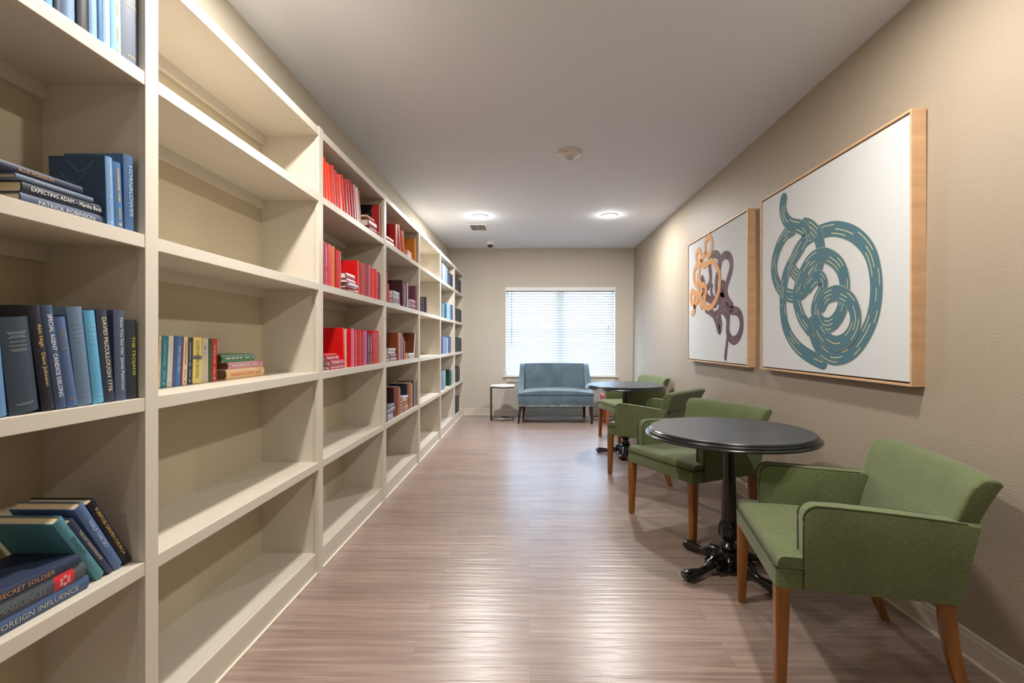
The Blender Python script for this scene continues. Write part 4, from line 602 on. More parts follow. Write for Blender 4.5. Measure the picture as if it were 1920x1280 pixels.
for (kind, bay, row, X, Y, z, t, h, ph, colr, label, ex) in BOOKS:
    soft = bay == 2 and kind == 's'
    d = ex.get('d', .108 if soft else .15 if h < .2 else .165)
    d = min(d, abs(-1.395-X)-.022)
    bd = .0008 if soft else .0026
    t = max(t, .008)
    kk = round(ex.get('k', 1)*(.85 if bay == 6 else 1), 3); rgb = tuple(min(1, v*kk**2) for v in lin(colr)[:3])
    m = mat('cloth_'+colr+str(kk), rgb, .38 if bay > 1 else .55, .4, bump=((900, 900, 900), .12, .0006) if bay <= 2 else None)
    ms = mat('cloth_'+ex['side'], ex['side'], .5, .4) if 'side' in ex else m
    nm = 'paperback_book' if soft else 'hardback_book'
    bm = book_cover_mesh(t, h, d, bd, soft, m, ms)
    o = link(nm, bm, [m, ms], None, True)
    tag(o, label, 'book', 'books in the %s bay' % ['', 'nearest', 'second', 'third', 'fourth', 'fifth', 'sixth', 'farthest'][bay])
    ins = .0005 if soft else .003
    bm = bmesh.new(); box(bm, bd+.0002, t-bd-.0002, bd*1.5+.001, d-ins, ins, h-ins)
    pc = mat('pages_'+ex['pc'], ex['pc'], .9, .1) if 'pc' in ex else PAPER if bay == 1 else PAPER_W
    link('page_block', bm, pc, o)
    bulge = 0 if soft else min(.006, t*.16)
    if ex.get('T'):
        T = ex['T']
        me = spine_marks(t, h, T if T in TC else 'text', T, bulge, 'band' in ex and t < .045)
        me.materials.append(mat('ink_'+ex.get('tc', TC.get(T, 'e0e0e0')), ex.get('tc', TC.get(T, 'e0e0e0')), .4))
        so = bpy.data.objects.new('spine_title', me); COL.objects.link(so); so.parent = o
    if 'band' in ex:
        bm = bmesh.new()
        if label.startswith('thick yellow'):
            z0, z1 = h*.52, h*.6
        else: z0, z1 = h*.13, h*.34
        loft(bm, [[(t*k/6, -bulge*4*(k/6)*(1-k/6)-.0003, zz) for k in range(7)] for zz in (z0, z1)], cap=False, closed=False)
        link('spine_band', bm, mat('band_'+ex['band'], ex['band'], .5), o)
        if not label.startswith('thick yellow'):   # ring of little white figures on the red block
            bm = bmesh.new()
            for k in range(6):
                a = k*PI/3; cx = t/2+.0085*math.cos(a); cz = (z0+z1)/2+.0105*math.sin(a)
                for s in range(5):
                    aa = a+s*2*PI/5; p = [(cx, cz), (cx+.0045*math.cos(aa-.25), cz+.0045*math.sin(aa-.25)), (cx+.0045*math.cos(aa+.25), cz+.0045*math.sin(aa+.25))]
                    bm.faces.new([bm.verts.new((x, -bulge-.0012, zz)) for x, zz in p])
            link('spine_emblem', bm, WHITE, o)
    if 'strip' in ex:
        bm = bmesh.new(); box(bm, -.0006, 0, .004, .055, .001, h-.001); link('cover_strip', bm, mat('strip', ex['strip'], .4), o)
    if label.startswith('pale blue hardback with plain'):
        bm = bmesh.new()
        for k in range(2):
            pts = spline([(-.0008, .03+.07*j/4+.02*k, h-.012-.028*math.sin(PI*j/4)-.03*k) for j in range(5)], 4); tube(bm, pts, .0007, 4)
        link('cover_line', bm, mat('silver_line', '93a5b4', .3), o)
    lift = t*math.sin(-ph) if ph < 0 else 0
    base = Matrix(((0, -1, 0, 0), (1, 0, 0, 0), (0, 0, 1, 0), (0, 0, 0, 1)))
    rot = Matrix.Rotation(PI/2 if kind == 'f' else ph, 4, 'X')
    tw = Matrix.Rotation(math.radians(random.uniform(-2.5, 2.5)), 4, 'Z') if kind == 'f' and bay > 2 else Matrix()
    o.matrix_world = Matrix.Translation((X-bulge, Y, z+lift+.0003)) @ tw @ rot @ base

# ---------------------------------------------------------------- framed canvases
KNOT = [[(3.177, 2.129), (3.187, 2.069), (3.154, 1.999), (3.084, 1.944), (2.993, 1.911), (2.93, 1.872), (2.918, 1.835), (2.964, 1.79), (3.047, 1.73), (3.109, 1.683), (3.154, 1.628), (3.177, 1.555), (3.187, 1.487), (3.184, 1.4), (3.154, 1.306), (3.09, 1.23), (3.005, 1.171), (2.902, 1.128), (2.806, 1.103), (2.755, 1.093)], [(3.065, 1.91), (3.141, 1.9), (3.207, 1.865), (3.262, 1.809), (3.297, 1.741), (3.297, 1.669), (3.262, 1.6), (3.2, 1.541), (3.122, 1.505), (3.041, 1.491), (2.964, 1.503), (2.907, 1.535), (2.853, 1.582), (2.806, 1.618), (2.78, 1.669), (2.775, 1.731), (2.79, 1.786), (2.821, 1.835), (2.88, 1.883), (2.941, 1.91)], [(2.941, 1.593), (3.011, 1.612), (3.065, 1.653), (3.071, 1.704), (3.035, 1.754), (2.97, 1.797), (2.885, 1.824), (2.785, 1.83), (2.673, 1.822), (2.583, 1.796), (2.498, 1.755), (2.423, 1.696), (2.37, 1.627), (2.341, 1.54), (2.334, 1.451), (2.348, 1.363), (2.381, 1.287), (2.438, 1.215), (2.506, 1.161), (2.583, 1.132), (2.664, 1.123), (2.745, 1.144), (2.806, 1.192), (2.848, 1.253), (2.864, 1.316)], [(2.88, 1.282), (2.958, 1.345), (2.999, 1.406), (3.026, 1.476), (3.011, 1.537), (2.981, 1.592), (2.941, 1.635), (2.885, 1.677), (2.821, 1.697), (2.74, 1.692), (2.664, 1.658), (2.609, 1.615), (2.574, 1.559), (2.563, 1.488), (2.583, 1.392), (2.627, 1.333), (2.692, 1.301), (2.755, 1.309), (2.801, 1.341), (2.826, 1.388), (2.806, 1.445), (2.765, 1.492), (2.75, 1.536), (2.785, 1.573), (2.837, 1.567), (2.891, 1.533)], [(2.765, 1.414), (2.726, 1.456), (2.673, 1.468), (2.623, 1.469), (2.561, 1.446), (2.51, 1.409), (2.478, 1.344), (2.49, 1.278), (2.548, 1.221), (2.636, 1.199), (2.721, 1.225), (2.78, 1.27), (2.821, 1.326)]]
ORANGE = [[(4.562, 2.023), (4.514, 1.997), (4.452, 2.018), (4.418, 2.063), (4.426, 2.121), (4.487, 2.169), (4.557, 2.156), (4.599, 2.109), (4.586, 2.048), (4.635, 2.016), (4.686, 1.983), (4.669, 1.944), (4.619, 1.919)], [(4.686, 1.989), (4.711, 2.059), (4.763, 2.099), (4.825, 2.074), (4.825, 2.024), (4.79, 1.988), (4.686, 1.965), (4.578, 1.927), (4.46, 1.94), (4.369, 1.914), (4.297, 1.863), (4.247, 1.802), (4.234, 1.719), (4.254, 1.651), (4.311, 1.59), (4.399, 1.536), (4.506, 1.519), (4.619, 1.553), (4.72, 1.627), (4.763, 1.691), (4.781, 1.766), (4.781, 1.852)], [(4.728, 1.954), (4.807, 1.954), (4.88, 1.928), (4.904, 1.869), (4.88, 1.797), (4.807, 1.757), (4.763, 1.716), (4.772, 1.662), (4.807, 1.604), (4.88, 1.585), (4.964, 1.604), (4.997, 1.658), (4.974, 1.713), (4.927, 1.714), (4.884, 1.679), (4.88, 1.622)], [(4.72, 1.964), (4.746, 1.902), (4.751, 1.842), (4.728, 1.79), (4.677, 1.748), (4.602, 1.74), (4.562, 1.694), (4.586, 1.638), (4.602, 1.569)], [(4.88, 1.585), (4.876, 1.553), (4.882, 1.554), (4.893, 1.509), (4.946, 1.493)], [(4.88, 1.685), (4.754, 1.672), (4.635, 1.661), (4.711, 1.62), (4.72, 1.572), (4.677, 1.539)], [(4.694, 1.744), (4.686, 1.683), (4.72, 1.663)]]
PLUM = [[(4.669, 1.81), (4.619, 1.747), (4.61, 1.676), (4.538, 1.616), (4.46, 1.587), (4.399, 1.553), (4.34, 1.538)], [(4.509, 1.715), (4.46, 1.757), (4.455, 1.819), (4.472, 1.879), (4.464, 1.946), (4.399, 1.983), (4.325, 1.981), (4.261, 1.945), (4.243, 1.899), (4.254, 1.835), (4.304, 1.777), (4.323, 1.702), (4.304, 1.634), (4.227, 1.594), (4.159, 1.614), (4.132, 1.664), (4.172, 1.701), (4.213, 1.673), (4.199, 1.629), (4.106, 1.593)], [(4.234, 1.875), (4.206, 1.919), (4.119, 1.936), (4.042, 1.912), (3.998, 1.859), (4.004, 1.798), (4.042, 1.747), (4.08, 1.7), (4.106, 1.651), (4.1, 1.593), (4.055, 1.542), (3.992, 1.496), (3.996, 1.463), (3.912, 1.455), (3.842, 1.426), (3.808, 1.373), (3.813, 1.306), (3.862, 1.247), (3.943, 1.218), (4.018, 1.235), (4.067, 1.285), (4.067, 1.362), (4.061, 1.429), (4.083, 1.484), (4.151, 1.523), (4.222, 1.503), (4.252, 1.458), (4.24, 1.401), (4.222, 1.354), (4.246, 1.303), (4.285, 1.346), (4.326, 1.405), (4.396, 1.457), (4.502, 1.493), (4.564, 1.509)], [(4.332, 1.458), (4.234, 1.471), (4.163, 1.46), (4.095, 1.417), (4.063, 1.371), (4.061, 1.312), (4.067, 1.258), (4.083, 1.204), (4.104, 1.136), (4.117, 1.072)], [(4.421, 1.713), (4.437, 1.658), (4.384, 1.603), (4.283, 1.555), (4.172, 1.562), (4.119, 1.547)]]

MAPLE = mat('maple', 'd2aa84', .5, .35, noise=((3, 3, 22), .12))
CANVAS = mat('canvas_white', 'd2d4d6', .9, .1, bump=((500, 500, 500), .15, .0006))
def ribbon(bm, pts, w, x, thick, mi=0):
    """flat ribbon of constant width with round ends on the plane x; pts are (y, z)"""
    P = spline([(0, a, b) for a, b in pts], 7); n = len(P); L = []; R = []
    for i, p in enumerate(P):
        t = (P[min(i+1, n-1)]-P[max(i-1, 0)]).normalized(); s = Vector((0, -t.z, t.y))
        L.append(p+s*w/2); R.append(p-s*w/2)
    t0 = (P[0]-P[1]).normalized(); t1 = (P[-1]-P[-2]).normalized()
    def cap(p, t):
        s = Vector((0, -t.z, t.y)); return [p+s*w/2*math.cos(a)+t*w/2*math.sin(a) for a in [PI*k/8 for k in range(1, 8)]]
    for a, b_ in zip(range(n-1), range(1, n)):
        q = [L[a], L[b_], R[b_], R[a]]
        f = bm.faces.new([bm.verts.new((x, v.y, v.z)) for v in q]); f.material_index = mi
    for p, t in ((P[0], t0), (P[-1], t1)):
        f = bm.faces.new([bm.verts.new((x, v.y, v.z)) for v in cap(p, t)+[p-Vector((0, -t.z, t.y))*w/2, p+Vector((0, -t.z, t.y))*w/2]]); f.material_index = mi
    return P
def dashes(bm, P, w, x, rnd, offs, wd, wave=False):
    n = len(P)
    for of in offs:
        i = rnd.randint(2, 8)
        while i < n-6:
            ln = rnd.randint(6, 14); seg = P[i:i+ln]
            if len(seg) > 3:
                q = []
                for k in range(len(seg)):
                    t = (seg[min(k+1, len(seg)-1)]-seg[max(k-1, 0)]).normalized(); s = Vector((0, -t.z, t.y)); q.append(seg[k]+s*w*of)
                for k in range(len(q)-1):
                    t = (q[k+1]-q[k]).normalized(); s = Vector((0, -t.z, t.y))*wd/2
                    bm.faces.new([bm.verts.new((x, v.y, v.z)) for v in (q[k]+s, q[k+1]+s, q[k+1]-s, q[k]-s)])
            i += ln+rnd.randint(6, 16)
def canvas(name, y0, y1, label):
    z0, z1 = 1.015, 2.212; xf, xb = 1.64, 1.703
    e = tag(empty(name, (1.67, (y0+y1)/2, 0)), label, 'picture', 'maple framed canvases on the taupe wall')
    inv = Matrix.Translation((-1.67, -(y0+y1)/2, 0))
    def P(n, bm, m, par=None):
        o = link(n, bm, m); o.parent = par or e
        if par is None: o.matrix_parent_inverse = inv
        return o
    w = .011
    bm = bmesh.new()
    for a in ((y0, y0+w, z0, z1), (y1-w, y1, z0, z1), (y0+w, y1-w, z0, z0+w), (y0+w, y1-w, z1-w, z1)): box(bm, xf, xb, a[0], a[1], a[2], a[3], .001)
    P('frame', bm, MAPLE)
    bm = bmesh.new(); box(bm, xf+.03, xb-.005, y0+w, y1-w, z0+w, z1-w); P('backing', bm, mat('shadow_gap', '3a2c24', .8))
    bm = bmesh.new(); box(bm, xf+.006, xf+.030, y0+w+.008, y1-w-.008, z0+w+.008, z1-w-.008, .001); c = P('canvas', bm, CANVAS)
    return e, c, xf+.006
e, c, cx = canvas('framed_painting', 2.113, 3.487, 'large framed white canvas with one thick teal knot, nearer the camera')
TEAL = mat('teal_paint', '527582', .75, .2); GOLD = mat('gold_line', 'd9cf96', .6)
rnd = random.Random(3)
bm = bmesh.new(); bg = bmesh.new()
strokes = [KNOT[0][11:], KNOT[2], KNOT[1], KNOT[0][:13], KNOT[3], KNOT[4]]   # lowest first
for lv, stroke in enumerate(strokes):
    x = cx-.0006-.0007*lv
    ribbon(bg, stroke, .0865, x+.0003, 0); P_ = ribbon(bm, stroke, .084, x, 0)
    dashes(bg, P_, .084, x-.0003, rnd, (-.27, .0, .27), .0042)
o = link('painted_knot', bm, TEAL, e); o.matrix_parent_inverse = Matrix.Translation((-1.67, -2.8, 0))
o = link('gold_brush_lines', bg, GOLD, e); o.matrix_parent_inverse = Matrix.Translation((-1.67, -2.8, 0))
e, c, cx = canvas('framed_painting', 3.690, 5.080, 'framed white canvas with tangled orange and plum loops, farther from the camera')
PLUMM = mat('plum_paint', '66505a', .75, .2); ORM = mat('orange_paint', 'd9a06c', .75, .2)
bm = bmesh.new(); bg = bmesh.new()
for lv, l in enumerate(PLUM):
    P_ = ribbon(bm, l, .072 if lv < 3 else .05, cx-.0006-.0003*lv, 0); dashes(bg, P_, .07, cx-.0008-.0003*lv, rnd, (-.25, 0, .25), .004)
inv = Matrix.Translation((-1.67, -4.385, 0))
o = link('plum_loops', bm, PLUMM, e); o.matrix_parent_inverse = inv
o = link('fine_brush_lines', bg, mat('rose_line', 'a06c70', .6), e); o.matrix_parent_inverse = inv
bm = bmesh.new()
for lv, l in enumerate(ORANGE): ribbon(bm, l, .055, cx-.0034-.0002*lv, 0)
o = link('orange_loops', bm, ORM, e); o.matrix_parent_inverse = inv

# ---------------------------------------------------------------- ceiling fittings
names = {(0, 0): 'lit round recessed downlight beside the air vent', (0, 1): 'lit round recessed downlight nearer the taupe wall'}
for i, (x, y, near) in enumerate(LAMPS):
    vis = i < 2
    e = tag(empty('recessed_downlight', (x, y, CEIL)), names[(0, i)] if vis else 'lit round downlight out of view above or behind the camera, number %d' % i, 'ceiling light', 'recessed downlights in the ceiling')
    if not vis: e['label'] = ['lit recessed downlight above the second bookcase bay, outside the frame', 'lit recessed downlight above the near green armchair, outside the frame', 'lit recessed downlight behind the camera on the bookcase side', 'lit recessed downlight behind the camera on the taupe wall side'][i-2]
    bm = bmesh.new(); lathe(bm, [(.072, -.001), (.094, -.001), (.095, -.005), (.088, -.010), (.074, -.010)], n=40); link('trim_ring', bm, WHITE, e, True)
    bm = bmesh.new(); lathe(bm, [(.0001, -.013), (.03, -.0125), (.055, -.0105), (.072, -.006), (.072, -.001), (.0001, -.001)], n=32)
    link('lens', bm, mat('lens_glow', 'ffffff', emis=((1, .97, .92), 14)), e, True)
    c = WARM if near else COOL
    lamp('bulb', (0, 0, -.022), (54, 52, 44, 32, 12, 14)[i], c, size=.13, parent=e)
    lamp('bulb_glow', (0, 0, -.045), 3.8 if i < 2 else 2.6, c, radius=.035, parent=e)
e = tag(empty('fire_alarm_strobe', (.323, 3.95, CEIL)), 'round white ceiling fire alarm with clear strobe lens', 'alarm')
bm = bmesh.new(); lathe(bm, [(.0001, 0), (.094, 0), (.096, -.008), (.092, -.020), (.080, -.030), (.060, -.038), (.045, -.041), (.0001, -.041)], n=48); link('housing', bm, mat('alarm_white', 'd8d4cf', .4), e, True)
bm = bmesh.new(); lathe(bm, [(.0001, -.041), (.033, -.041), (.032, -.050), (.024, -.062), (.010, -.067), (.0001, -.067)], n=24); link('strobe_lens', bm, mat('clear_lens', 'b9bdc2', .08, .8, coat=.6), e, True)
bm = bmesh.new(); lathe(bm, [(.0001, -.058), (.012, -.06), (.012, -.069), (.0001, -.071)], n=12); link('strobe_tube', bm, mat('chrome', 'c9c9c9', .15, metal=1), e, True)
cu = bpy.data.curves.new('t', 'FONT'); cu.body = 'FIRE'; cu.size = .021; cu.align_x = 'CENTER'; cu.space_character = 1.35
to = bpy.data.objects.new('t', cu); COL.objects.link(to); bpy.context.view_layer.update(); me = bpy.data.meshes.new_from_object(to); bpy.data.objects.remove(to, do_unlink=True)
bmt = bmesh.new(); bmt.from_mesh(me); bmesh.ops.subdivide_edges(bmt, edges=bmt.edges, cuts=1)
for v in bmt.verts:   # wrap the word round the housing rim, facing the camera
    a = -PI/2-.42+v.co.x/.09; r = .0935-v.co.y*0; k = v.co.y/.016; r = .093-.010*(1-k); v.co = Vector((r*math.cos(a), r*math.sin(a), -.0175-.0125*(1-k)-.0012))
o = link('fire_lettering', bmt, mat('red_ink', 'c8402c', .5), e)
e = tag(empty('air_vent', (-.69, 6.54, CEIL)), 'white rectangular slatted air register in the ceiling beside a downlight', 'vent')
bm = bmesh.new()
for a in ((-.125, .125, -.18, -.155), (-.125, .125, .155, .18), (-.125, -.10, -.155, .155), (.10, .125, -.155, .155)): box(bm, a[0], a[1], a[2], a[3], -.008, 0, .002)
link('vent_frame', bm, WHITE, e)
bm = bmesh.new(); box(bm, -.1, .1, -.155, .155, -.001, -.0005); link('duct_opening', bm, mat('duct_dark', '55565a', .8), e)
bm = bmesh.new()
for k in range(14): 
    y = -.145+k*.0223; loft(bm, [[(x, y, -.001), (x, y-.009, -.008), (x, y-.0078, -.008), (x, y+.0012, -.001)] for x in (-.1, .1)])
box(bm, -.0015, .0015, -.15, .15, -.009, -.002); link('louvre', bm, WHITE, e)
e = tag(empty('security_camera', (-.601, 7.441, CEIL)), 'small white dome security camera on the ceiling near the back wall', 'camera')
bm = bmesh.new(); lathe(bm, [(.0001, 0), (.058, 0), (.060, -.01), (.060, -.050), (.055, -.060), (.0001, -.060)], n=32); link('housing', bm, WHITE, e, True)
bm = bmesh.new(); lathe(bm, [(.046, -.058), (.045, -.072), (.036, -.088), (.018, -.098), (.0001, -.101)], n=28); link('dome_lens', bm, mat('dome_black', '101114', .08, .8), e, True)
e = tag(empty('sprinkler_cover', (.541, 6.258, CEIL)), 'small flat white sprinkler cover plate between the two lit downlights', 'sprinkler')
bm = bmesh.new(); lathe(bm, [(.0001, 0), (.040, 0), (.041, -.003), (.038, -.006), (.0001, -.007)], n=28); link('cover_plate', bm, mat('plate', 'dcdcdc', .6), e, True)

# ---------------------------------------------------------------- armchairs
def fabric(name, c1, c2, scale=260):
    m = bpy.data.materials.new(name); m.use_nodes = True; nt = m.node_tree; N = nt.nodes; L = nt.links; b = N['Principled BSDF']
    tc = N.new('ShaderNodeTexCoord'); outs = []
    for s in ((320, 60, 900), (900, 900, 120)):
        mp = N.new('ShaderNodeMapping'); mp.inputs['Scale'].default_value = s; L.new(tc.outputs['Object'], mp.inputs['Vector'])
        n = N.new('ShaderNodeTexNoise'); n.inputs['Scale'].default_value = 1; n.inputs['Detail'].default_value = 2; L.new(mp.outputs[0], n.inputs['Vector']); outs.append(n)
    mul = N.new('ShaderNodeMath'); mul.operation = 'ADD'; L.new(outs[0].outputs['Fac'], mul.inputs[0]); L.new(outs[1].outputs['Fac'], mul.inputs[1])
    big = N.new('ShaderNodeTexNoise'); big.inputs['Scale'].default_value = 7; big.inputs['Detail'].default_value = 3; L.new(tc.outputs['Object'], big.inputs['Vector'])
    ma = N.new('ShaderNodeMath'); ma.operation = 'MULTIPLY_ADD'; L.new(big.outputs['Fac'], ma.inputs[0]); ma.inputs[1].default_value = .35; L.new(mul.outputs[0], ma.inputs[2])
    r = N.new('ShaderNodeValToRGB'); e = r.color_ramp.elements; e[0].position = .95; e[0].color = lin(c1); e[1].position = 1.0; e[1].color = lin(c2)
    mr = N.new('ShaderNodeMapRange'); mr.inputs[1].default_value = .85; mr.inputs[2].default_value = 1.5; L.new(ma.outputs[0], mr.inputs[0])
    e[0].position = .1; e[1].position = .9; L.new(mr.outputs[0], r.inputs['Fac']); L.new(r.outputs['Color'], b.inputs['Base Color'])
    bp = N.new('ShaderNodeBump'); bp.inputs['Strength'].default_value = .35; bp.inputs['Distance'].default_value = .0012; L.new(mul.outputs[0], bp.inputs['Height']); L.new(bp.outputs[0], b.inputs['Normal'])
    b.inputs['Roughness'].default_value = .85; b.inputs['Sheen Weight'].default_value = .25; b.inputs['Specular IOR Level'].default_value = .2
    return m
GREEN = fabric('green_weave', '4a5536', '707a50'); PIPE = mat('green_piping', '363d22', .8, .2)
LEGW = mat('oak_stain', '86541f', .38, .45, noise=((30, 30, 5), .25))
def make_chair(label):
    e = tag(empty('armchair'), label, 'chair', 'green upholstered armchairs at the round tables')
    W = .318; ZA, ZS, ZR, ZT = .365, .483, .652, .79
    # local: front at y=0 facing -y, back at +y
    bm = bmesh.new(); rings = []            # seat cushion, crowned
    for i in range(15):
        s = -1+2*i/14; x = s*(W-.004); ed = 1-abs(s)**5; z1 = ZS-.010+.010*ed; f = .012*(1-ed)
        rings.append([(x, y, z) for y, z in rrect(.004+f*.5, .47, .437, z1, (.004, .02, .02, .022))])
    loft(bm, rings); link('seat_cushion', bm, GREEN, e, True)
    bm = bmesh.new(); rings = []
    for s in (-1, -.985, -.95, .95, .985, 1):
        k = {1: .010, .985: .003}.get(abs(s), 0); rings.append([(s*(W-.0045), y, z) for y, z in rrect(.002+k, .52, ZA, .4372, .005)])
    loft(bm, rings); link('seat_rail', bm, GREEN, e, True)
    bm = bmesh.new(); tube(bm, [(-W, .09, .438), (-W-.001, .01, .438), (-W+.008, .001, .438), (0, .0005, .438), (W-.008, .001, .438), (W+.001, .01, .438), (W, .09, .438)], .0038, 6); link('seat_piping', bm, PIPE, e, True)
    def yb_front(z): return .485+.10*max(0, (z-.48)/.32)**1.15
    def yb_rear(z): return .545+.012*(z-.365)/.15+.098*max(0, (z-.50)/.30)**1.5
    def flare(y, z): return .028*max(0, (y-.30)/.28)**2*(.6+.4*(z-ZA)/.3)
    for s in (-1, 1):
        bm = bmesh.new(); rings = []; r = .045; out_p = []; in_p = []
        st = [(.092+r*(1-math.cos(a)), r*(1-math.sin(a))) for a in [PI/2*k/5 for k in range(6)]]
        st += [(y, 0) for y in (.2, .3, .38, .45, .5, .545)]
        for y, dz in st:
            zt = ZR-dz-.018*max(0, (y-.2)/.35); 
            ring = []
            for x, z in rrect(W-.068, W, ZA+.002, zt, (.004, .004, .010, .010)):
                yy = y
                if y > .5: yy = yb_rear(z)-.006 if y > .53 else y
                ring.append((s*(x+flare(yy, z)), yy, z))
            rings.append(ring)
        loft(bm, rings); link('arm', bm, GREEN, e, True)
        bm = bmesh.new()
        def line(off):
            p = [(s*(W+off+.0005), .091, ZA+.004), (s*(W+off+.0005), .0915, ZR-r-.02)]
            for y, dz in st[:6]: p.append((s*(W+off), y-.001, ZR-dz-.001))
            for y in (.2, .3, .38, .45, .5, .555): zz = ZR-.018*max(0, (y-.2)/.35); p.append((s*(W+off+flare(y, zz)), y, zz-.003))
            return p
        tube(bm, line(-.004), .0035, 6); tube(bm, line(-.064)[:-1], .003, 6); link('arm_piping', bm, PIPE, e, True)
    bm = bmesh.new(); rings = []            # back: curved, flaring slab
    NSeg = 16
    for s in [-1, -.996, -.985, -.965, -.93, -.88]+[-.8+.2*i for i in range(9)]+[.88, .93, .965, .985, .996, 1]:
        ed = 0; ring = []; shr = {1: .30, .996: .17, .985: .08, .965: .03, .93: .008}.get(abs(s), 0)
        zs = [.622, .65, .68, .72, .75]
        fr = [(yb_front(z)+.012*ed, z) for z in zs]; re = [(yb_rear(z)-.010*ed, z) for z in zs]
        tz = ZT-.012*abs(s)**4; yc0 = yb_front(.785); yc1 = yb_rear(.775)-.006
        top = [(yc0+.001, tz-.020), (yc0+.008, tz-.009), (yc0+.022, tz-.002), ((yc0+yc1)/2, tz), (yc1-.018, tz-.003), (yc1-.006, tz-.010), (yc1, tz-.020)]
        prof = fr+top+re[::-1]
        for y, z in prof:
            half = (W+.006+.022*max(0, (z-.63)/.16))*(1-.004*(ed > 0))
            ring.append((s*half, y+.016*(1-(s*half/W)**2), z))
        cy = sum(p[1] for p in ring)/len(ring); cz = (.622+ZT)/2
        ring = [(x, y+(cy-y)*shr, z+(cz-z)*shr*.35) for x, y, z in ring]
        rings.append(ring)
    loft(bm, rings)
    loft(bm, [[(sx*(W-.064), y-.0015+.016*(1-(sx*(W-.064)/W)**2), z) for y, z in [(yb_front(z), z) for z in (ZA+.004, .42, .48, .53, .58, .63)]+[(yb_rear(z)-.004, z) for z in (.63, .58, .53, .48, .42, ZA+.004)]] for sx in (-1, -.6, -.2, .2, .6, 1)])
    link('backrest', bm, GREEN, e, True)
    for s in (-1, 1):
        bm = bmesh.new(); rings = []
        for z, w, ins in ((0, .030, .008), (.012, .033, .006), (ZA, .048, .004)):
            rings.append([(s*x, y, z) for x, y in rrect(W-ins-w, W-ins, ins, ins+w, .005, 2)])
        loft(bm, rings); link('leg', bm, LEGW, e, True)
        bm = bmesh.new(); rings = []
        for k in range(7):
            u = k/6; z = ZA*(1-u); w = .048-.014*u; y = .500+.085*u**1.8; x1 = W-.012-.012*u
            rings.append([(s*x, yy, z) for x, yy in rrect(x1-.036+.004*u, x1, y, y+w, .005, 2)])
        loft(bm, rings); link('leg', bm, LEGW, e, True)
    return e
def copy_tree(o, parent=None):
    c = o.copy(); COL.objects.link(c); c.parent = parent
    for ch in [x for x in o.children]:
        copy_tree(ch, c)
    return c
chairs = [(.905, 1.995, -.20, 'green armchair closest to the camera, at the right of the near table'),
          (.826, 3.175, .444, 'green armchair facing the near table from its far side'),
          (.913, 4.70, -.726, 'green armchair seen from behind, standing between the two round tables'),
          (.945, 5.93, .24, 'green armchair at the far round table, close to the back corner')]
ch0 = None
for (x, y, a, lb) in chairs:
    if ch0 is None: c = ch0 = make_chair(lb)
    else: c = copy_tree(ch0); c['label'] = lb
    # local +y is the direction (cos a, sin a) in the room
    c.location = (x, y, 0); c.rotation_euler = (0, 0, a-PI/2)

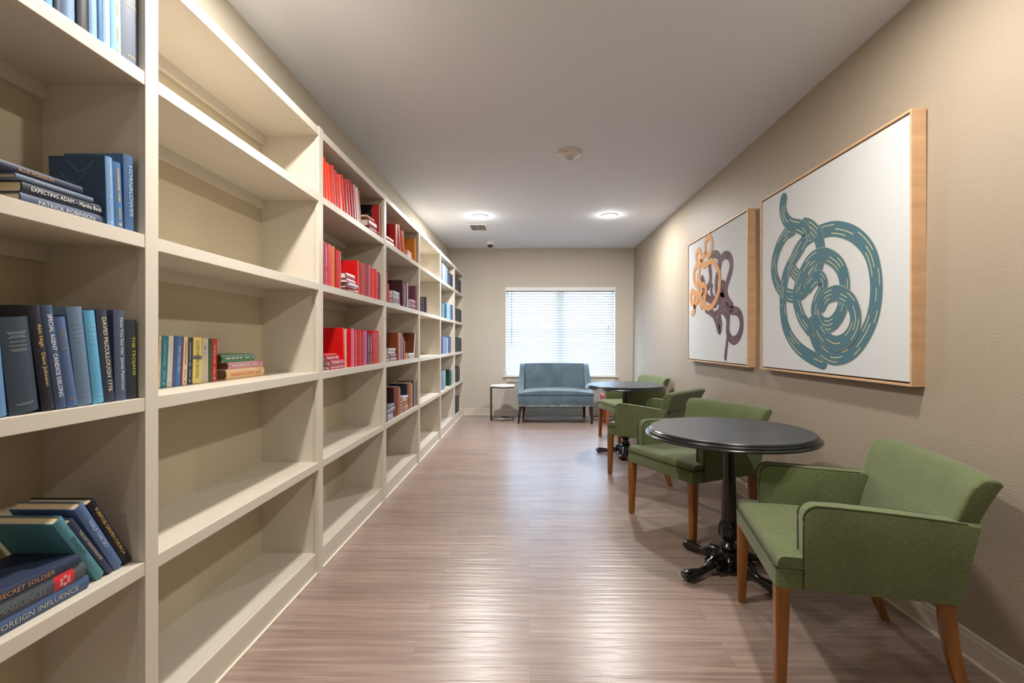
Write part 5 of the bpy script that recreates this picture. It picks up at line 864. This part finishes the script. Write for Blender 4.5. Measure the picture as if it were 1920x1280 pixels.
# ---------------------------------------------------------------- round tables
TOPM = mat('table_black', '363d46', .33, .8, noise=((5, 26, 5), .35), bump=((30, 160, 30), .1, .0006))
IRON = mat('cast_iron', '0d0d0e', .22, .6, bump=((40, 40, 40), .25, .002))
EDGEM = mat('table_edge', '19191b', .22, .6)
def make_table(label, rz):
    e = tag(empty('pedestal_table'), label, 'table', 'round black pedestal tables')
    H_ = .748
    bm = bmesh.new(); lathe(bm, [(.0001, H_-.004), (.396, H_-.004), (.401, H_-.0015), (.4045, H_)][:0]+[(.0001, H_-.028), (.3, H_-.028), (.403, H_-.012), (.404, H_-.004), (.401, H_), (.0001, H_)], n=96); link('table_top', bm, TOPM, e, True)
    prof = [(.30, H_-.040), (.424, H_-.0395), (.430, H_-.036), (.431, H_-.030), (.427, H_-.0255), (.419, H_-.024), (.4185, H_-.0225), (.420, H_-.018), (.416, H_-.013), (.409, H_-.0115), (.4085, H_-.010), (.409, H_-.006), (.4045, H_-.002), (.30, H_-.012)]
    bm = bmesh.new(); rings = [[(r*math.cos(2*PI*i/96), r*math.sin(2*PI*i/96), z) for i in range(96)] for r, z in prof+prof[:1]]; loft(bm, rings, cap=False); link('moulded_edge', bm, EDGEM, e, True)
    fl = lambda u, z: 1-.10*abs(math.sin(u*PI*10)) if .275 < z < .66 else (1+.06*math.sin(u*PI*16) if .165 < z < .26 else 1)
    bm = bmesh.new(); lathe(bm, [(.055, .085), (.052, .10), (.040, .107), (.046, .115), (.049, .125), (.043, .138), (.030, .148), (.028, .155), (.038, .165), (.050, .182), (.055, .205), (.053, .228), (.046, .248), (.040, .262), (.039, .270), (.0385, .30), (.034, .45), (.030, .62), (.030, .66), (.036, .667), (.036, .678), (.06, .69), (.10, .708)], n=60, wob=fl); link('column', bm, IRON, e, True)
    bm = bmesh.new(); box(bm, -.13, .13, -.13, .13, .706, .712); 
    for a in (PI/4, 3*PI/4):
        c_, s_ = math.cos(a), math.sin(a); loft(bm, [[(u*c_-v*s_, u*s_+v*c_, z) for v, z in ((-.014, .700), (.014, .700), (.014, .708), (-.014, .708))] for u in (-.2, .2)])
    link('mounting_plate', bm, IRON, e)
    bm = bmesh.new(); rings = [[(x*k, y*k, z) for x, y in rrect(-.068, .068, -.068, .068, .018, 3)] for z, k in ((.020, .9), (.026, 1.0), (.044, 1.0), (.048, .93), (.056, .93), (.060, 1.0), (.074, 1.0), (.080, .93), (.092, .84))]; loft(bm, rings); link('hub', bm, IRON, e, True)
    for k in range(4):
        a = k*PI/2; c_, s_ = math.cos(a), math.sin(a); bm = bmesh.new()
        path = spline([(.05, 0, .058), (.09, 0, .064), (.125, 0, .058), (.16, 0, .040), (.20, 0, .029), (.235, 0, .029), (.27, 0, .028), (.294, 0, .026), (.308, 0, .020)], 4); n = len(path)
        rad = []
        for i in range(n):
            u = i/(n-1); 
            w = .040-.022*min(1, u/.45) if u < .45 else .018+.021*min(1, (u-.45)/.38)
            hh = .038-.020*min(1, u/.45) if u < .45 else .018+.009*min(1, (u-.45)/.35)
            if u > .93: w *= .62; hh *= .7
            rad.append((w, min(hh, path[i].z-.001)))
        tube(bm, path, rad, 14)
        for sg in (-1, 1):      # scrolls either side of the knee
            sp = [(.108+.031*(1-u*.8)*math.cos(u*9+.6), sg*(.033+.009*u), .047+.031*(1-u*.8)*math.sin(u*9+.6)) for u in [j/22 for j in range(23)]]
            tube(bm, sp, [.0105-.003*j/22 for j in range(23)], 8)
            sp = [(.066+.012*(1-u*.7)*math.cos(u*7), sg*(.028+.004*u), .078+.011*(1-u*.7)*math.sin(u*7)) for u in [j/14 for j in range(15)]]
            tube(bm, sp, .0045, 7)
        for t_ in (-.011, 0, .011): tube(bm, [(.23, t_*.7, .040), (.27, t_, .044), (.30, t_*1.3, .040), (.318, t_*1.5, .030)], .0035, 6)
        tube(bm, [(.10, 0, .092), (.12, 0, .088), (.14, 0, .074)], [.004, .009, .003], 8)
        bmesh.ops.rotate(bm, verts=bm.verts, cent=(0, 0, 0), matrix=Matrix.Rotation(a, 3, 'Z')); link('leg', bm, IRON, e, True)
    e.rotation_euler = (0, 0, rz); return e
t0 = make_table('round black pedestal table nearest the camera, ogee edge and iron feet', math.radians(206)); t0.location = (1.058, 2.60, 0)
t1 = copy_tree(t0); t1['label'] = 'round black pedestal table farther away, near the blue loveseat'; t1.location = (1.03, 5.26, 0); t1.rotation_euler = (0, 0, math.radians(163))

# ---------------------------------------------------------------- blue loveseat
VEL = mat('blue_velvet', '506470', .7, .25, sheen=.6, noise=((5, 5, 5), .22), bump=((60, 60, 60), .15, .002))
DARKW = mat('espresso_wood', '2b1a17', .35)
e = tag(empty('loveseat', (.385, 7.13, 0)), 'blue velvet loveseat with nailhead trim under the window', 'sofa')
HW = .556
bm = bmesh.new(); box(bm, -HW, HW, 0, .60, .262, .425, .012); link('seat_base', bm, VEL, e, True)
bm = bmesh.new(); rings = []
for i in range(19):
    s = -1+2*i/18; k = (1-abs(s)**2.6); rings.append([(s*(HW-.002), y, z) for y, z in rrect(.004, .52, .424, .452+.042*k, (.004, .01, .012, .014), 3)])
loft(bm, rings); link('seat_cushion', bm, VEL, e, True)
bm = bmesh.new(); tube(bm, [(-HW, .06, .426), (-HW, -.002, .426), (HW, -.002, .426), (HW, .06, .426)], .005, 6); link('seat_piping', bm, mat('navy_piping', '33475a', .7), e, True)
bm = bmesh.new(); rings = []
for i in range(17):
    s = -1+2*i/16; rings.append([(s*(.505+(.012 if z > .7 else 0)), y, z) for y, z in ((.50, .42), (.525, .55), (.555, .70), (.585, .84+.008*(1-s*s)), (.60, .862+.008*(1-s*s)), (.645, .866+.008*(1-s*s)), (.668, .85+.006*(1-s*s)), (.645, .70), (.615, .50), (.60, .262))])
loft(bm, rings); link('backrest', bm, VEL, e, True)
for s in (-1, 1):
    bm = bmesh.new(); pr = [(.05, .40), (.07, .462), (.20, .49), (.32, .56), (.42, .66), (.50, .78), (.55, .845), (.60, .868), (.655, .862), (.655, .70), (.62, .45), (.60, .28), (.10, .28)]
    for xi in (0,): 
        rings = []
        for x in (.480, .486, .545, .552):
            k = 0 if .481 < x < .55 else .006
            rings.append([(s*(x-.012*(z > .75)+.0*z), y+(k if y < .3 else -k), z-k) for y, z in pr])
        loft(bm, rings)
    link('wing_arm', bm, VEL, e, True)
bm = bmesh.new()
for k in range(62):
    x = -HW+.012+k*(2*HW-.024)/61; m_ = Matrix.Translation((x, -.002, .268)) @ Matrix.Diagonal((1, .5, 1, 1)); bmesh.ops.create_icosphere(bm, subdivisions=1, radius=.0062, matrix=m_)
for s in (-1, 1):
    for k in range(24):
        m_ = Matrix.Translation((s*(HW+.001), .02+k*.022, .268)) @ Matrix.Diagonal((.5, 1, 1, 1)); bmesh.ops.create_icosphere(bm, subdivisions=1, radius=.0055, matrix=m_)
o = link('nailhead_trim', bm, mat('nickel', 'd8d8d6', .2, metal=.9), e, True); o['kind'] = 'stuff'
for (x, y, dx, dy) in ((-.515, .04, -.035, .02), (.515, .04, .012, -.005), (-.47, .57, -.02, .13), (.47, .57, .01, .10)):
    bm = bmesh.new(); loft(bm, [[(x+dx*(1-z/.27)+a, y+dy*(1-z/.27)*.6+b_, z) for a, b_ in rrect(-w, w, -w, w, .004, 2)] for z, w in ((0, .0135), (.265, .026))]); link('leg', bm, DARKW, e, True)

# ---------------------------------------------------------------- hexagonal drink tables
MARB = mat('white_marble', 'eceaea', .25, .5, noise=((8, 8, 8), .05))
def hexa(R, z, rot=PI/6): return [(R*math.cos(rot+k*PI/3), R*math.sin(rot+k*PI/3), z) for k in range(6)]
def drink_table(label, side):
    e = tag(empty('drink_table'), label, 'side table', 'hexagonal drink tables flanking the loveseat')
    bm = bmesh.new(); loft(bm, [hexa(.206, .517), hexa(.210, .520), hexa(.210, .533), hexa(.206, .536)]); link('marble_top', bm, MARB, e)
    bm = bmesh.new(); loft(bm, [hexa(.196, .500), hexa(.196, .5165)]); link('top_frame', bm, BLACKM, e)
    bm = bmesh.new(); h = hexa(.196, .016); tube(bm, h, .0075, 4, closed=True); link('base_ring', bm, BLACKM, e)
    bm = bmesh.new(); x = side*.176; box(bm, x-.013, x+.013, -.092, -.062, .008, .512, .001); link('post', bm, BLACKM, e)
    for k in range(6):
        p = h[k]; bm = bmesh.new(); lathe(bm, [(.008, 0), (.008, .010)], p[0], p[1], 10); link('foot', bm, BLACKM, e)
    return e
d = drink_table('white topped hexagonal drink table left of the blue loveseat', -1); d.location = (-.415, 7.55, 0)
d = drink_table('hexagonal drink table right of the loveseat, mostly hidden by green armchair', 1); d.location = (1.145, 7.60, 0)
# ---- red ottoman in the back corner
e = tag(empty('ottoman', (1.30, 7.14, 0)), 'small red upholstered stool glimpsed behind the far green armchair', 'stool')
REDM = mat('red_fabric', '9c4a44', .8, .2, noise=((30, 30, 30), .15))
bm = bmesh.new(); rings = [[(x*k, y*k, z) for x, y in rrect(-.25, .25, -.17, .17, .03, 4)] for z, k in ((.30, 1), (.385, 1), (.388, .985), (.391, 1), (.42, 1), (.435, .97), (.44, .9))]; loft(bm, rings); link('cushion', bm, REDM, e, True)
for sx in (-1, 1):
    for sy in (-1, 1):
        bm = bmesh.new(); loft(bm, [[(sx*.185+a, sy*.145+b_, z) for a, b_ in rrect(-w, w, -w, w, .004, 2)] for z, w in ((0, .015), (.302, .024))]); link('leg', bm, mat('red_oak', 'a5562f', .4), e, True)
